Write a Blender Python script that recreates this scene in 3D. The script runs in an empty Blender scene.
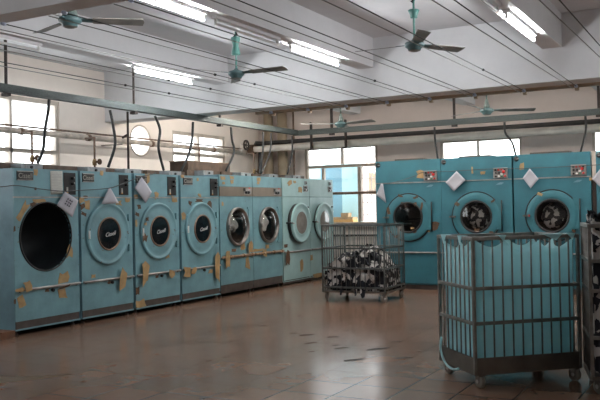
import bpy, bmesh, math, random
from mathutils import Vector, Matrix, noise
random.seed(7)
PI = math.pi
SC = bpy.context.scene
COL = SC.collection

# ------------------------------------------------------------------ materials
def node(nt, t, **kw):
    n = nt.nodes.new(t)
    for k, v in kw.items():
        setattr(n, k, v)
    return n

def base_mat(name):
    m = bpy.data.materials.new(name); m.use_nodes = True
    nt = m.node_tree
    return m, nt, nt.nodes['Principled BSDF']

def plain(name, col, rough=0.5, metal=0.0, spec=0.5, var=0.0, scale=8.0, bump=0.0):
    m, nt, b = base_mat(name)
    b.inputs['Roughness'].default_value = rough
    b.inputs['Metallic'].default_value = metal
    b.inputs['Specular IOR Level'].default_value = spec
    c = (*col, 1)
    b.inputs['Base Color'].default_value = c
    if var or bump:
        tc = node(nt, 'ShaderNodeTexCoord')
        nz = node(nt, 'ShaderNodeTexNoise'); nz.inputs['Scale'].default_value = scale; nz.inputs['Detail'].default_value = 6
        nt.links.new(tc.outputs['Object'], nz.inputs['Vector'])
        if var:
            r = node(nt, 'ShaderNodeValToRGB')
            r.color_ramp.elements[0].position = .3; r.color_ramp.elements[1].position = .72
            r.color_ramp.elements[0].color = tuple(max(0, x * (1 - var)) for x in col) + (1,)
            r.color_ramp.elements[1].color = tuple(min(1, x * (1 + var)) for x in col) + (1,)
            nt.links.new(nz.outputs['Fac'], r.inputs['Fac']); nt.links.new(r.outputs['Color'], b.inputs['Base Color'])
        if bump:
            bp = node(nt, 'ShaderNodeBump'); bp.inputs['Strength'].default_value = bump; bp.inputs['Distance'].default_value = .01
            nt.links.new(nz.outputs['Fac'], bp.inputs['Height']); nt.links.new(bp.outputs['Normal'], b.inputs['Normal'])
    return m

def painted(name, col, dirt=(.10, .075, .05), rough=.42, spots=.70, grime=.35):
    """old enamel paint: mottled, with small dark chips and soft grime"""
    m, nt, b = base_mat(name)
    b.inputs['Roughness'].default_value = rough
    tc = node(nt, 'ShaderNodeTexCoord')
    n1 = node(nt, 'ShaderNodeTexNoise'); n1.inputs['Scale'].default_value = 2.2; n1.inputs['Detail'].default_value = 8; n1.inputs['Roughness'].default_value = .65
    n2 = node(nt, 'ShaderNodeTexNoise'); n2.inputs['Scale'].default_value = 17; n2.inputs['Detail'].default_value = 5
    n3 = node(nt, 'ShaderNodeTexNoise'); n3.inputs['Scale'].default_value = 6; n3.inputs['Detail'].default_value = 7
    for n in (n1, n2, n3):
        nt.links.new(tc.outputs['Object'], n.inputs['Vector'])
    r1 = node(nt, 'ShaderNodeValToRGB')
    r1.color_ramp.elements[0].position = .32; r1.color_ramp.elements[1].position = .7
    r1.color_ramp.elements[0].color = tuple(x * (1 - grime) for x in col) + (1,)
    r1.color_ramp.elements[1].color = tuple(min(1, x * 1.12) for x in col) + (1,)
    nt.links.new(n1.outputs['Fac'], r1.inputs['Fac'])
    r2 = node(nt, 'ShaderNodeValToRGB')
    r2.color_ramp.elements[0].position = spots; r2.color_ramp.elements[1].position = spots + .025
    r2.color_ramp.elements[0].color = (0, 0, 0, 1); r2.color_ramp.elements[1].color = (1, 1, 1, 1)
    nt.links.new(n2.outputs['Fac'], r2.inputs['Fac'])
    mx = node(nt, 'ShaderNodeMix', data_type='RGBA')
    nt.links.new(r2.outputs['Color'], mx.inputs['Factor'])
    nt.links.new(r1.outputs['Color'], mx.inputs['A']); mx.inputs['B'].default_value = (*dirt, 1)
    nt.links.new(mx.outputs['Result'], b.inputs['Base Color'])
    r3 = node(nt, 'ShaderNodeMapRange'); r3.inputs['To Min'].default_value = rough - .12; r3.inputs['To Max'].default_value = rough + .18
    nt.links.new(n3.outputs['Fac'], r3.inputs['Value']); nt.links.new(r3.outputs['Result'], b.inputs['Roughness'])
    bp = node(nt, 'ShaderNodeBump'); bp.inputs['Strength'].default_value = .06; bp.inputs['Distance'].default_value = .02
    nt.links.new(n3.outputs['Fac'], bp.inputs['Height']); nt.links.new(bp.outputs['Normal'], b.inputs['Normal'])
    return m

def emit(name, col, s):
    m, nt, b = base_mat(name)
    b.inputs['Base Color'].default_value = (*col, 1)
    b.inputs['Emission Color'].default_value = (*col, 1)
    b.inputs['Emission Strength'].default_value = s
    return m

def thin_glass(name, tint, refl=.9, rough=.02):
    m, nt, b = base_mat(name)
    nt.nodes.remove(b)
    out = nt.nodes['Material Output']
    t = node(nt, 'ShaderNodeBsdfTransparent'); t.inputs['Color'].default_value = (*tint, 1)
    g = node(nt, 'ShaderNodeBsdfGlossy'); g.inputs['Roughness'].default_value = rough; g.inputs['Color'].default_value = (refl, refl, refl, 1)
    lw = node(nt, 'ShaderNodeLayerWeight'); lw.inputs['Blend'].default_value = .5
    pw = node(nt, 'ShaderNodeMath', operation='POWER'); nt.links.new(lw.outputs['Facing'], pw.inputs[0]); pw.inputs[1].default_value = 4.5
    f = node(nt, 'ShaderNodeMath', operation='MULTIPLY_ADD'); nt.links.new(pw.outputs[0], f.inputs[0]); f.inputs[1].default_value = .85; f.inputs[2].default_value = .055
    mx = node(nt, 'ShaderNodeMixShader')
    nt.links.new(f.outputs[0], mx.inputs['Fac']); nt.links.new(t.outputs['BSDF'], mx.inputs[1]); nt.links.new(g.outputs['BSDF'], mx.inputs[2])
    nt.links.new(mx.outputs['Shader'], out.inputs['Surface'])
    return m

def cloth_through(name, col, share=.58):
    m, nt, b = base_mat(name)
    b.inputs['Base Color'].default_value = (*col, 1); b.inputs['Roughness'].default_value = .8; b.inputs['Specular IOR Level'].default_value = .2
    tc = node(nt, 'ShaderNodeTexCoord'); nz = node(nt, 'ShaderNodeTexNoise'); nz.inputs['Scale'].default_value = 6; nz.inputs['Detail'].default_value = 5
    nt.links.new(tc.outputs['Object'], nz.inputs['Vector'])
    bp = node(nt, 'ShaderNodeBump'); bp.inputs['Strength'].default_value = .5; bp.inputs['Distance'].default_value = .03
    nt.links.new(nz.outputs['Fac'], bp.inputs['Height']); nt.links.new(bp.outputs['Normal'], b.inputs['Normal'])
    t = node(nt, 'ShaderNodeBsdfTranslucent'); t.inputs['Color'].default_value = (*col, 1)
    mx = node(nt, 'ShaderNodeMixShader'); mx.inputs['Fac'].default_value = share
    nt.links.new(b.outputs['BSDF'], mx.inputs[1]); nt.links.new(t.outputs['BSDF'], mx.inputs[2])
    nt.links.new(mx.outputs['Shader'], nt.nodes['Material Output'].inputs['Surface'])
    return m

def zebra_mat():
    m, nt, b = base_mat('black and white cloth')
    b.inputs['Roughness'].default_value = .9
    tc = node(nt, 'ShaderNodeTexCoord')
    nz = node(nt, 'ShaderNodeTexNoise'); nz.inputs['Scale'].default_value = 9; nz.inputs['Detail'].default_value = 2
    nt.links.new(tc.outputs['Object'], nz.inputs['Vector'])
    mxv = node(nt, 'ShaderNodeVectorMath', operation='MULTIPLY_ADD')
    nt.links.new(nz.outputs['Color'], mxv.inputs[0]); mxv.inputs[1].default_value = (.13, .13, .13)
    nt.links.new(tc.outputs['Object'], mxv.inputs[2])
    v = node(nt, 'ShaderNodeTexVoronoi'); v.inputs['Scale'].default_value = 15.5
    nt.links.new(mxv.outputs['Vector'], v.inputs['Vector'])
    sp = node(nt, 'ShaderNodeSeparateColor'); nt.links.new(v.outputs['Color'], sp.inputs['Color'])
    r = node(nt, 'ShaderNodeValToRGB'); r.color_ramp.interpolation = 'CONSTANT'
    r.color_ramp.elements[0].color = (.007, .008, .013, 1); r.color_ramp.elements[1].position = .64; r.color_ramp.elements[1].color = (.47, .45, .43, 1)
    nt.links.new(sp.outputs['Red'], r.inputs['Fac']); nt.links.new(r.outputs['Color'], b.inputs['Base Color'])
    return m

def floor_mat():
    m, nt, b = base_mat('terracotta floor tiles')
    tc = node(nt, 'ShaderNodeTexCoord')
    mp = node(nt, 'ShaderNodeMapping'); mp.inputs['Location'].default_value = (.19, .02, 0)
    nt.links.new(tc.outputs['Object'], mp.inputs['Vector'])
    br = node(nt, 'ShaderNodeTexBrick'); br.offset = 0; br.squash = 1
    br.inputs['Scale'].default_value = 1; br.inputs['Brick Width'].default_value = .40; br.inputs['Row Height'].default_value = .40
    br.inputs['Mortar Size'].default_value = .008; br.inputs['Mortar Smooth'].default_value = .35
    br.inputs['Color1'].default_value = (.210, .127, .087, 1); br.inputs['Color2'].default_value = (.176, .107, .075, 1); br.inputs['Mortar'].default_value = (.05, .032, .025, 1)
    nt.links.new(mp.outputs['Vector'], br.inputs['Vector'])
    n1 = node(nt, 'ShaderNodeTexNoise'); n1.inputs['Scale'].default_value = 1.1; n1.inputs['Detail'].default_value = 9; n1.inputs['Roughness'].default_value = .62
    nt.links.new(tc.outputs['Object'], n1.inputs['Vector'])
    r1 = node(nt, 'ShaderNodeValToRGB')
    r1.color_ramp.elements[0].position = .3; r1.color_ramp.elements[1].position = .7
    r1.color_ramp.elements[0].color = (.82, .80, .78, 1); r1.color_ramp.elements[1].color = (1.12, 1.1, 1.08, 1)
    nt.links.new(n1.outputs['Fac'], r1.inputs['Fac'])
    mu = node(nt, 'ShaderNodeMix', data_type='RGBA', blend_type='MULTIPLY'); mu.inputs['Factor'].default_value = 1
    nt.links.new(br.outputs['Color'], mu.inputs['A']); nt.links.new(r1.outputs['Color'], mu.inputs['B'])
    n2 = node(nt, 'ShaderNodeTexNoise'); n2.inputs['Scale'].default_value = 7; n2.inputs['Detail'].default_value = 4
    nt.links.new(tc.outputs['Object'], n2.inputs['Vector'])
    r2 = node(nt, 'ShaderNodeValToRGB')
    r2.color_ramp.elements[0].position = .70; r2.color_ramp.elements[1].position = .80
    r2.color_ramp.elements[0].color = (0, 0, 0, 1); r2.color_ramp.elements[1].color = (.2, .2, .2, 1)
    nt.links.new(n2.outputs['Fac'], r2.inputs['Fac'])
    mx = node(nt, 'ShaderNodeMix', data_type='RGBA'); mx.inputs['B'].default_value = (.09, .042, .034, 1)
    nt.links.new(r2.outputs['Color'], mx.inputs['Factor']); nt.links.new(mu.outputs['Result'], mx.inputs['A'])
    nt.links.new(mx.outputs['Result'], b.inputs['Base Color'])
    rr = node(nt, 'ShaderNodeMapRange'); rr.inputs['To Min'].default_value = .13; rr.inputs['To Max'].default_value = .26; b.inputs['Specular IOR Level'].default_value = .27
    nt.links.new(n1.outputs['Fac'], rr.inputs['Value']); nt.links.new(rr.outputs['Result'], b.inputs['Roughness'])
    bp = node(nt, 'ShaderNodeBump'); bp.inputs['Strength'].default_value = .25; bp.inputs['Distance'].default_value = .004; bp.invert = True
    nt.links.new(br.outputs['Fac'], bp.inputs['Height']); nt.links.new(bp.outputs['Normal'], b.inputs['Normal'])
    return m

def plaster(name, col, stain=(.35, .27, .2), amt=.75):
    m, nt, b = base_mat(name)
    b.inputs['Roughness'].default_value = .85; b.inputs['Specular IOR Level'].default_value = .2
    tc = node(nt, 'ShaderNodeTexCoord')
    n1 = node(nt, 'ShaderNodeTexNoise'); n1.inputs['Scale'].default_value = 1.3; n1.inputs['Detail'].default_value = 9; n1.inputs['Roughness'].default_value = .7
    n2 = node(nt, 'ShaderNodeTexNoise'); n2.inputs['Scale'].default_value = 11; n2.inputs['Detail'].default_value = 4
    nt.links.new(tc.outputs['Object'], n1.inputs['Vector']); nt.links.new(tc.outputs['Object'], n2.inputs['Vector'])
    r1 = node(nt, 'ShaderNodeValToRGB')
    r1.color_ramp.elements[0].position = .3; r1.color_ramp.elements[1].position = .68
    r1.color_ramp.elements[0].color = tuple(x * .88 for x in col) + (1,); r1.color_ramp.elements[1].color = (*col, 1)
    nt.links.new(n1.outputs['Fac'], r1.inputs['Fac'])
    r2 = node(nt, 'ShaderNodeValToRGB')
    r2.color_ramp.elements[0].position = amt; r2.color_ramp.elements[1].position = amt + .05
    r2.color_ramp.elements[0].color = (0, 0, 0, 1); r2.color_ramp.elements[1].color = (.5, .5, .5, 1)
    nt.links.new(n2.outputs['Fac'], r2.inputs['Fac'])
    mx = node(nt, 'ShaderNodeMix', data_type='RGBA'); mx.inputs['B'].default_value = (*stain, 1)
    nt.links.new(r2.outputs['Color'], mx.inputs['Factor']); nt.links.new(r1.outputs['Color'], mx.inputs['A'])
    nt.links.new(mx.outputs['Result'], b.inputs['Base Color'])
    return m

M = dict(
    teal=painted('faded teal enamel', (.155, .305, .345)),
    teal_side=painted('faded blue teal side enamel', (.165, .30, .36), spots=.74),
    pale=painted('pale teal enamel', (.30, .46, .46), spots=.76, grime=.2),
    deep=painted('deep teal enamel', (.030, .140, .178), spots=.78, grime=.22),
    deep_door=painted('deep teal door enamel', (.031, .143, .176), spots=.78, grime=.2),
    kick=plain('brown kick board', (.055, .042, .036), .6, var=.35),
    dark=plain('dark metal', (.012, .012, .013), .45, .3),
    rubber=plain('black rubber', (.012, .012, .012), .6),
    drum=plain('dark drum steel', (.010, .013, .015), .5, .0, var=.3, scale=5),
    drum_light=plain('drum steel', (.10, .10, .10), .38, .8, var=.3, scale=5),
    blackglass=plain('black door glass', (.006, .008, .010), .12),
    plate=plain('dark nameplate', (.018, .017, .017), .4),
    letter=plain('pale lettering', (.30, .29, .25), .5),
    script=plain('white script lettering', (.50, .50, .49), .5),
    copper=plain('copper coloured ring', (.20, .125, .085), .4, .5),
    strip=plain('worn aluminium strip', (.34, .32, .30), .4, .6, var=.3),
    steel=plain('brushed band steel', (.22, .18, .14), .42, .5, var=.15, scale=3),
    chrome=plain('dull chrome', (.22, .20, .185), .3, .8, var=.2),
    galv=plain('galvanised tray steel', (.066, .080, .077), .65, .1, var=.42, scale=60),
    galv2=plain('galvanised box', (.24, .25, .255), .5, .3, var=.2, scale=20),
    cart=plain('tarnished cart steel', (.20, .19, .175), .36, .55, var=.35, scale=12),
    cart_shaded=plain('shaded tarnished cart steel', (.10, .105, .10), .4, .5, var=.35, scale=12),  # cart steel darkened to paint in the dimmer light on the far cart
    cart_panel=plain('tarnished cart panel', (.12, .105, .09), .42, .6, var=.4, scale=4),
    wheel=plain('worn grey caster wheel', (.16, .145, .125), .6, var=.3),
    tape=plain('tan tape', (.33, .215, .095), .6, var=.25, scale=12),
    rust=plain('bare brown rust', (.085, .045, .022), .8, var=.5, scale=40),
    brownpipe=plain('brown stained pipe', (.26, .16, .095), .45, .3, var=.45, scale=18),
    paper=plain('white paper', (.38, .38, .42), .8),
    paper2=plain('old paper', (.46, .47, .43), .8, var=.08, scale=30),
    ink=plain('black ink', (.03, .03, .035), .7),
    inkgrey=plain('grey print', (.34, .34, .33), .7),
    red=plain('red button', (.55, .012, .012), .35),
    green=plain('green button', (.02, .16, .06), .4),
    grey_panel=plain('grey control box', (.22, .21, .20), .5, .2, var=.2),
    white=plain('white plastic', (.72, .72, .70), .45),
    fan_teal=painted('fan teal paint', (.07, .13, .135), spots=.66),
    fan_stem=painted('fan green teal paint', (.10, .27, .235), spots=.72, grime=.2),
    stem_grey=painted('grey green fan paint', (.085, .115, .105), spots=.72, grime=.2),
    blade=plain('weathered fan blade', (.19, .18, .165), .5, .2, var=.4, scale=6),
    wire=plain('dark wire', (.05, .05, .05), .6),
    wire_pale=plain('grey wire', (.25, .245, .23), .6),
    insul=plain('blue porcelain insulator', (.42, .48, .62), .3),
    timber=plain('tan painted timber', (.27, .195, .13), .7, var=.25, scale=3),
    wood=plain('reddish brown timber', (.13, .058, .03), .75, var=.4, scale=8),
    darkwood=plain('dark brown boards', (.085, .055, .038), .75, var=.45, scale=9),
    insulpipe=plain('silver lagging', (.74, .69, .63), .5, .1, var=.2, scale=3),
    pipe=plain('grey brown pipe', (.50, .43, .37), .42, .2, var=.4, scale=8),
    blackpipe=plain('black pipe', (.02, .018, .016), .5, var=.4),
    rustpipe=plain('rusty thin pipe', (.19, .12, .085), .6, .2, var=.5, scale=20),
    beige=plain('beige painted pipe', (.36, .285, .20), .6, var=.3, scale=3),
    cable=plain('black cable', (.012, .012, .012), .5),
    chip=plain('dark floor chips', (.018, .015, .013), .8),
    hanger=plain('dark rusty hanger', (.035, .024, .02), .7, var=.4),
    liner=cloth_through('pale blue liner', (.63, .87, .90)),
    zebra=zebra_mat(),
    laundry=plain('white window reflection', (.72, .70, .68), .9),  # white that stands for a window reflected in a porthole
    frame=plain('cream window frame', (.50, .44, .38), .6, var=.2, scale=5),
    frame_tan=plain('tan window frame', (.34, .28, .225), .6, var=.2, scale=5),
    wall=plaster('off white plaster', (.88, .79, .715)),
    wall_back=plaster('pinkish plaster', (.70, .60, .55)),
    white_paint=plaster('white ceiling paint', (.74, .74, .755), stain=(.5, .47, .43), amt=.82),
    slab=plaster('ceiling slab paint', (.66, .66, .68), stain=(.45, .43, .4), amt=.82),
    floor=floor_mat(),
    floor_stain=plain('brown floor stain', (.135, .088, .05), .3, var=.45, scale=9),
    reflection_grey=plain('grey glass reflection', (.34, .33, .32), .9),  # grey that stands for the reflection in a porthole
    lamp_body=plain('lamp housing', (.36, .34, .31), .5, .1),
    lamp_white=plain('lamp reflector', (.70, .69, .70), .4),
    tube_on=emit('lit fluorescent tube', (.95, .98, 1.0), 68.0),
    tube_added=emit('added fluorescent tube of the far bay', (1.0, .95, .88), 130.0),  # stronger tubes added out of sight to brighten the far bay
    tube_off=plain('unlit tube', (.62, .60, .60), .25),
    pane=thin_glass('window glass', (.96, .97, .97)),
    door_glass=thin_glass('dryer door glass', (.72, .72, .70), .9),
    smoke_glass=plain('dusty door glass', (.20, .185, .165), .10, var=.25, scale=6),
    blue_out=plain('blue outdoor sheet', (.19, .40, .53), .7, var=.06, scale=2),  # shade painted into the blue of the sheet
    blue_sunlit=plain('light blue outdoor sheet', (.48, .78, .86), .7, var=.05, scale=2),  # sunlight painted into the blue of the sheet
    orange=plain('orange painted board', (.50, .26, .06), .6, var=.1),
    pinkwall=plain('pale pink facade', (.80, .62, .54), .9, var=.06, scale=1),
    concrete=plain('pale yard concrete', (.40, .39, .37), .9, var=.15, scale=1),
    grille=plain('grey white grille bars', (.55, .50, .50), .6),
)

# ------------------------------------------------------------------ mesh builder
class MB:
    def __init__(s):
        s.bm = bmesh.new(); s.mats = []; s.mi = 0
    def m(s, mat):
        mat = M[mat] if isinstance(mat, str) else mat
        if mat not in s.mats: s.mats.append(mat)
        s.mi = s.mats.index(mat); return s
    def f(s, vs, smooth=False):
        try:
            fc = s.bm.faces.new(vs)
        except ValueError:
            return None
        fc.material_index = s.mi; fc.smooth = smooth
        return fc
    def box(s, x0, x1, y0, y1, z0, z1, mx=None):
        co = [(x0, y0, z0), (x1, y0, z0), (x1, y1, z0), (x0, y1, z0), (x0, y0, z1), (x1, y0, z1), (x1, y1, z1), (x0, y1, z1)]
        v = [s.bm.verts.new((mx @ Vector(c)) if mx else c) for c in co]
        for q in ((0, 3, 2, 1), (4, 5, 6, 7), (0, 1, 5, 4), (1, 2, 6, 5), (2, 3, 7, 6), (3, 0, 4, 7)):
            s.f([v[i] for i in q])
        return s
    def tube(s, pts, r, n=10, caps=True, rs=None):
        pts = [Vector(p) for p in pts]
        rings = []; up = None
        for i, p in enumerate(pts):
            if i == 0: t = pts[1] - p
            elif i == len(pts) - 1: t = p - pts[i - 1]
            else: t = (pts[i + 1] - p).normalized() + (p - pts[i - 1]).normalized()
            t.normalize()
            if up is None:
                up = t.orthogonal().normalized()
            up = (up - t * up.dot(t)).normalized()
            w = t.cross(up)
            k = 1.0
            if 0 < i < len(pts) - 1:
                a = (pts[i + 1] - p).normalized(); k = 1 / max(.5, a.dot(t))
            rr = rs[i] if rs else r
            rings.append([s.bm.verts.new(p + (up * math.cos(2 * PI * j / n) + w * math.sin(2 * PI * j / n)) * rr * k) for j in range(n)])
        for a, b in zip(rings, rings[1:]):
            for j in range(n):
                s.f([a[j], a[(j + 1) % n], b[(j + 1) % n], b[j]], True)
        if caps:
            s.f(list(reversed(rings[0]))); s.f(rings[-1])
        return s
    def lathe(s, prof, org=(0, 0, 0), axis=(0, -1, 0), n=40, smooth=True):
        """prof: (radius, distance along axis)"""
        org = Vector(org); ax = Vector(axis).normalized()
        u = Vector((1, 0, 0)) if abs(ax.x) < .9 else Vector((0, 1, 0))
        u = (u - ax * u.dot(ax)).normalized(); w = ax.cross(u)
        rings = []
        for r, h in prof:
            c = org + ax * h
            if r < 1e-6: rings.append([s.bm.verts.new(c)])
            else: rings.append([s.bm.verts.new(c + (u * math.cos(2 * PI * j / n) + w * math.sin(2 * PI * j / n)) * r) for j in range(n)])
        for a, b in zip(rings, rings[1:]):
            for j in range(n):
                k = (j + 1) % n
                if len(a) == 1 and len(b) == 1: continue
                if len(a) == 1: s.f([a[0], b[k], b[j]], smooth)
                elif len(b) == 1: s.f([a[j], a[k], b[0]], smooth)
                else: s.f([a[j], a[k], b[k], b[j]], smooth)
        return s
    def plate_hole(s, x0, x1, z0, z1, cx, cz, r, y0=0.0, y1=.014, n=64, mx=None):
        """a plate in the xz plane (front at y0, back at y1) with a round hole"""
        angs = [2 * PI * i / n for i in range(n)]
        for c in ((x0, z0), (x1, z0), (x1, z1), (x0, z1)):
            angs.append(math.atan2(c[1] - cz, c[0] - cx) % (2 * PI))
        angs = sorted(set(round(a, 6) for a in angs))
        def outer(a):
            dx, dz = math.cos(a), math.sin(a); t = 1e9
            if dx > 1e-9: t = min(t, (x1 - cx) / dx)
            if dx < -1e-9: t = min(t, (x0 - cx) / dx)
            if dz > 1e-9: t = min(t, (z1 - cz) / dz)
            if dz < -1e-9: t = min(t, (z0 - cz) / dz)
            return cx + dx * t, cz + dz * t
        T = (lambda c: mx @ Vector(c)) if mx else (lambda c: c)
        I, O, I2, O2 = [], [], [], []
        for a in angs:
            o = outer(a); i = (cx + r * math.cos(a), cz + r * math.sin(a))
            I.append(s.bm.verts.new(T((i[0], y0, i[1])))); O.append(s.bm.verts.new(T((o[0], y0, o[1]))))
            I2.append(s.bm.verts.new(T((i[0], y1, i[1])))); O2.append(s.bm.verts.new(T((o[0], y1, o[1]))))
        k = len(angs)
        for j in range(k):
            q = (j + 1) % k
            s.f([I[j], O[j], O[q], I[q]]); s.f([I2[j], I2[q], O2[q], O2[j]])
            s.f([I[j], I[q], I2[q], I2[j]]); s.f([O[j], O2[j], O2[q], O[q]])
        return s
    def poly(s, pts, off):
        """extruded flat polygon; pts are 3-D, off a vector"""
        off = Vector(off)
        a = [s.bm.verts.new(p) for p in pts]; b = [s.bm.verts.new(Vector(p) + off) for p in pts]
        s.f(a); s.f(list(reversed(b)))
        for i in range(len(a)):
            j = (i + 1) % len(a)
            s.f([a[i], b[i], b[j], a[j]])
        return s
    def text(s, body, size, mx, shear=0.0, depth=.002):
        cu = bpy.data.curves.new('lettering', 'FONT'); cu.body = body; cu.size = size; cu.shear = shear
        cu.align_x = 'CENTER'; cu.align_y = 'CENTER'; cu.extrude = depth; cu.resolution_u = 3
        o = bpy.data.objects.new('lettering', cu); COL.objects.link(o)
        dg = bpy.context.evaluated_depsgraph_get(); dg.update()
        me = bpy.data.meshes.new_from_object(o.evaluated_get(dg))
        vs = [s.bm.verts.new(mx @ v.co) for v in me.vertices]
        for p in me.polygons:
            s.f([vs[i] for i in p.vertices])
        bpy.data.objects.remove(o); bpy.data.curves.remove(cu); bpy.data.meshes.remove(me)
        return s
    def obj(s, name, parent=None, bevel=0.0, smooth_angle=40, normals=True):
        if normals: bmesh.ops.recalc_face_normals(s.bm, faces=s.bm.faces)
        me = bpy.data.meshes.new(name); s.bm.to_mesh(me); s.bm.free()
        for m in s.mats: me.materials.append(m)
        o = bpy.data.objects.new(name, me); COL.objects.link(o)
        if parent: o.parent = parent
        if bevel:
            b = o.modifiers.new('bevel', 'BEVEL'); b.width = bevel; b.segments = 2; b.limit_method = 'ANGLE'; b.angle_limit = math.radians(50)
        return o

def mb(mat): return MB().m(mat)
def tag(o, label, cat, group=None, kind=None):
    o['label'] = label; o['category'] = cat
    if group: o['group'] = group
    if kind: o['kind'] = kind
    return o
def thing(name, loc, rz, label, cat, group=None):
    o = bpy.data.objects.new(name, None); COL.objects.link(o)
    o.location = loc; o.rotation_euler = (0, 0, rz); o.empty_display_size = .2
    return tag(o, label, cat, group)
def struct(o):
    o['kind'] = 'structure'; return o
def copy_part(o, parent, loc=None):
    c = o.copy(); COL.objects.link(c); c.parent = parent
    if loc is not None: c.location = loc
    return c
def rotm(x, y, z, rx=0, ry=0, rz=0):
    return Matrix.Translation((x, y, z)) @ Matrix.Rotation(rz, 4, 'Z') @ Matrix.Rotation(ry, 4, 'Y') @ Matrix.Rotation(rx, 4, 'X')
def smooth_path(pts, k=6):
    pts = [Vector(p) for p in pts]; out = []
    for i in range(len(pts) - 1):
        p0 = pts[max(0, i - 1)]; p1 = pts[i]; p2 = pts[i + 1]; p3 = pts[min(len(pts) - 1, i + 2)]
        for j in range(k):
            t = j / k
            out.append(.5 * ((2 * p1) + (p2 - p0) * t + (2 * p0 - 5 * p1 + 4 * p2 - p3) * t * t + (3 * p1 - p0 - 3 * p2 + p3) * t ** 3))
    out.append(pts[-1]); return out
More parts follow.
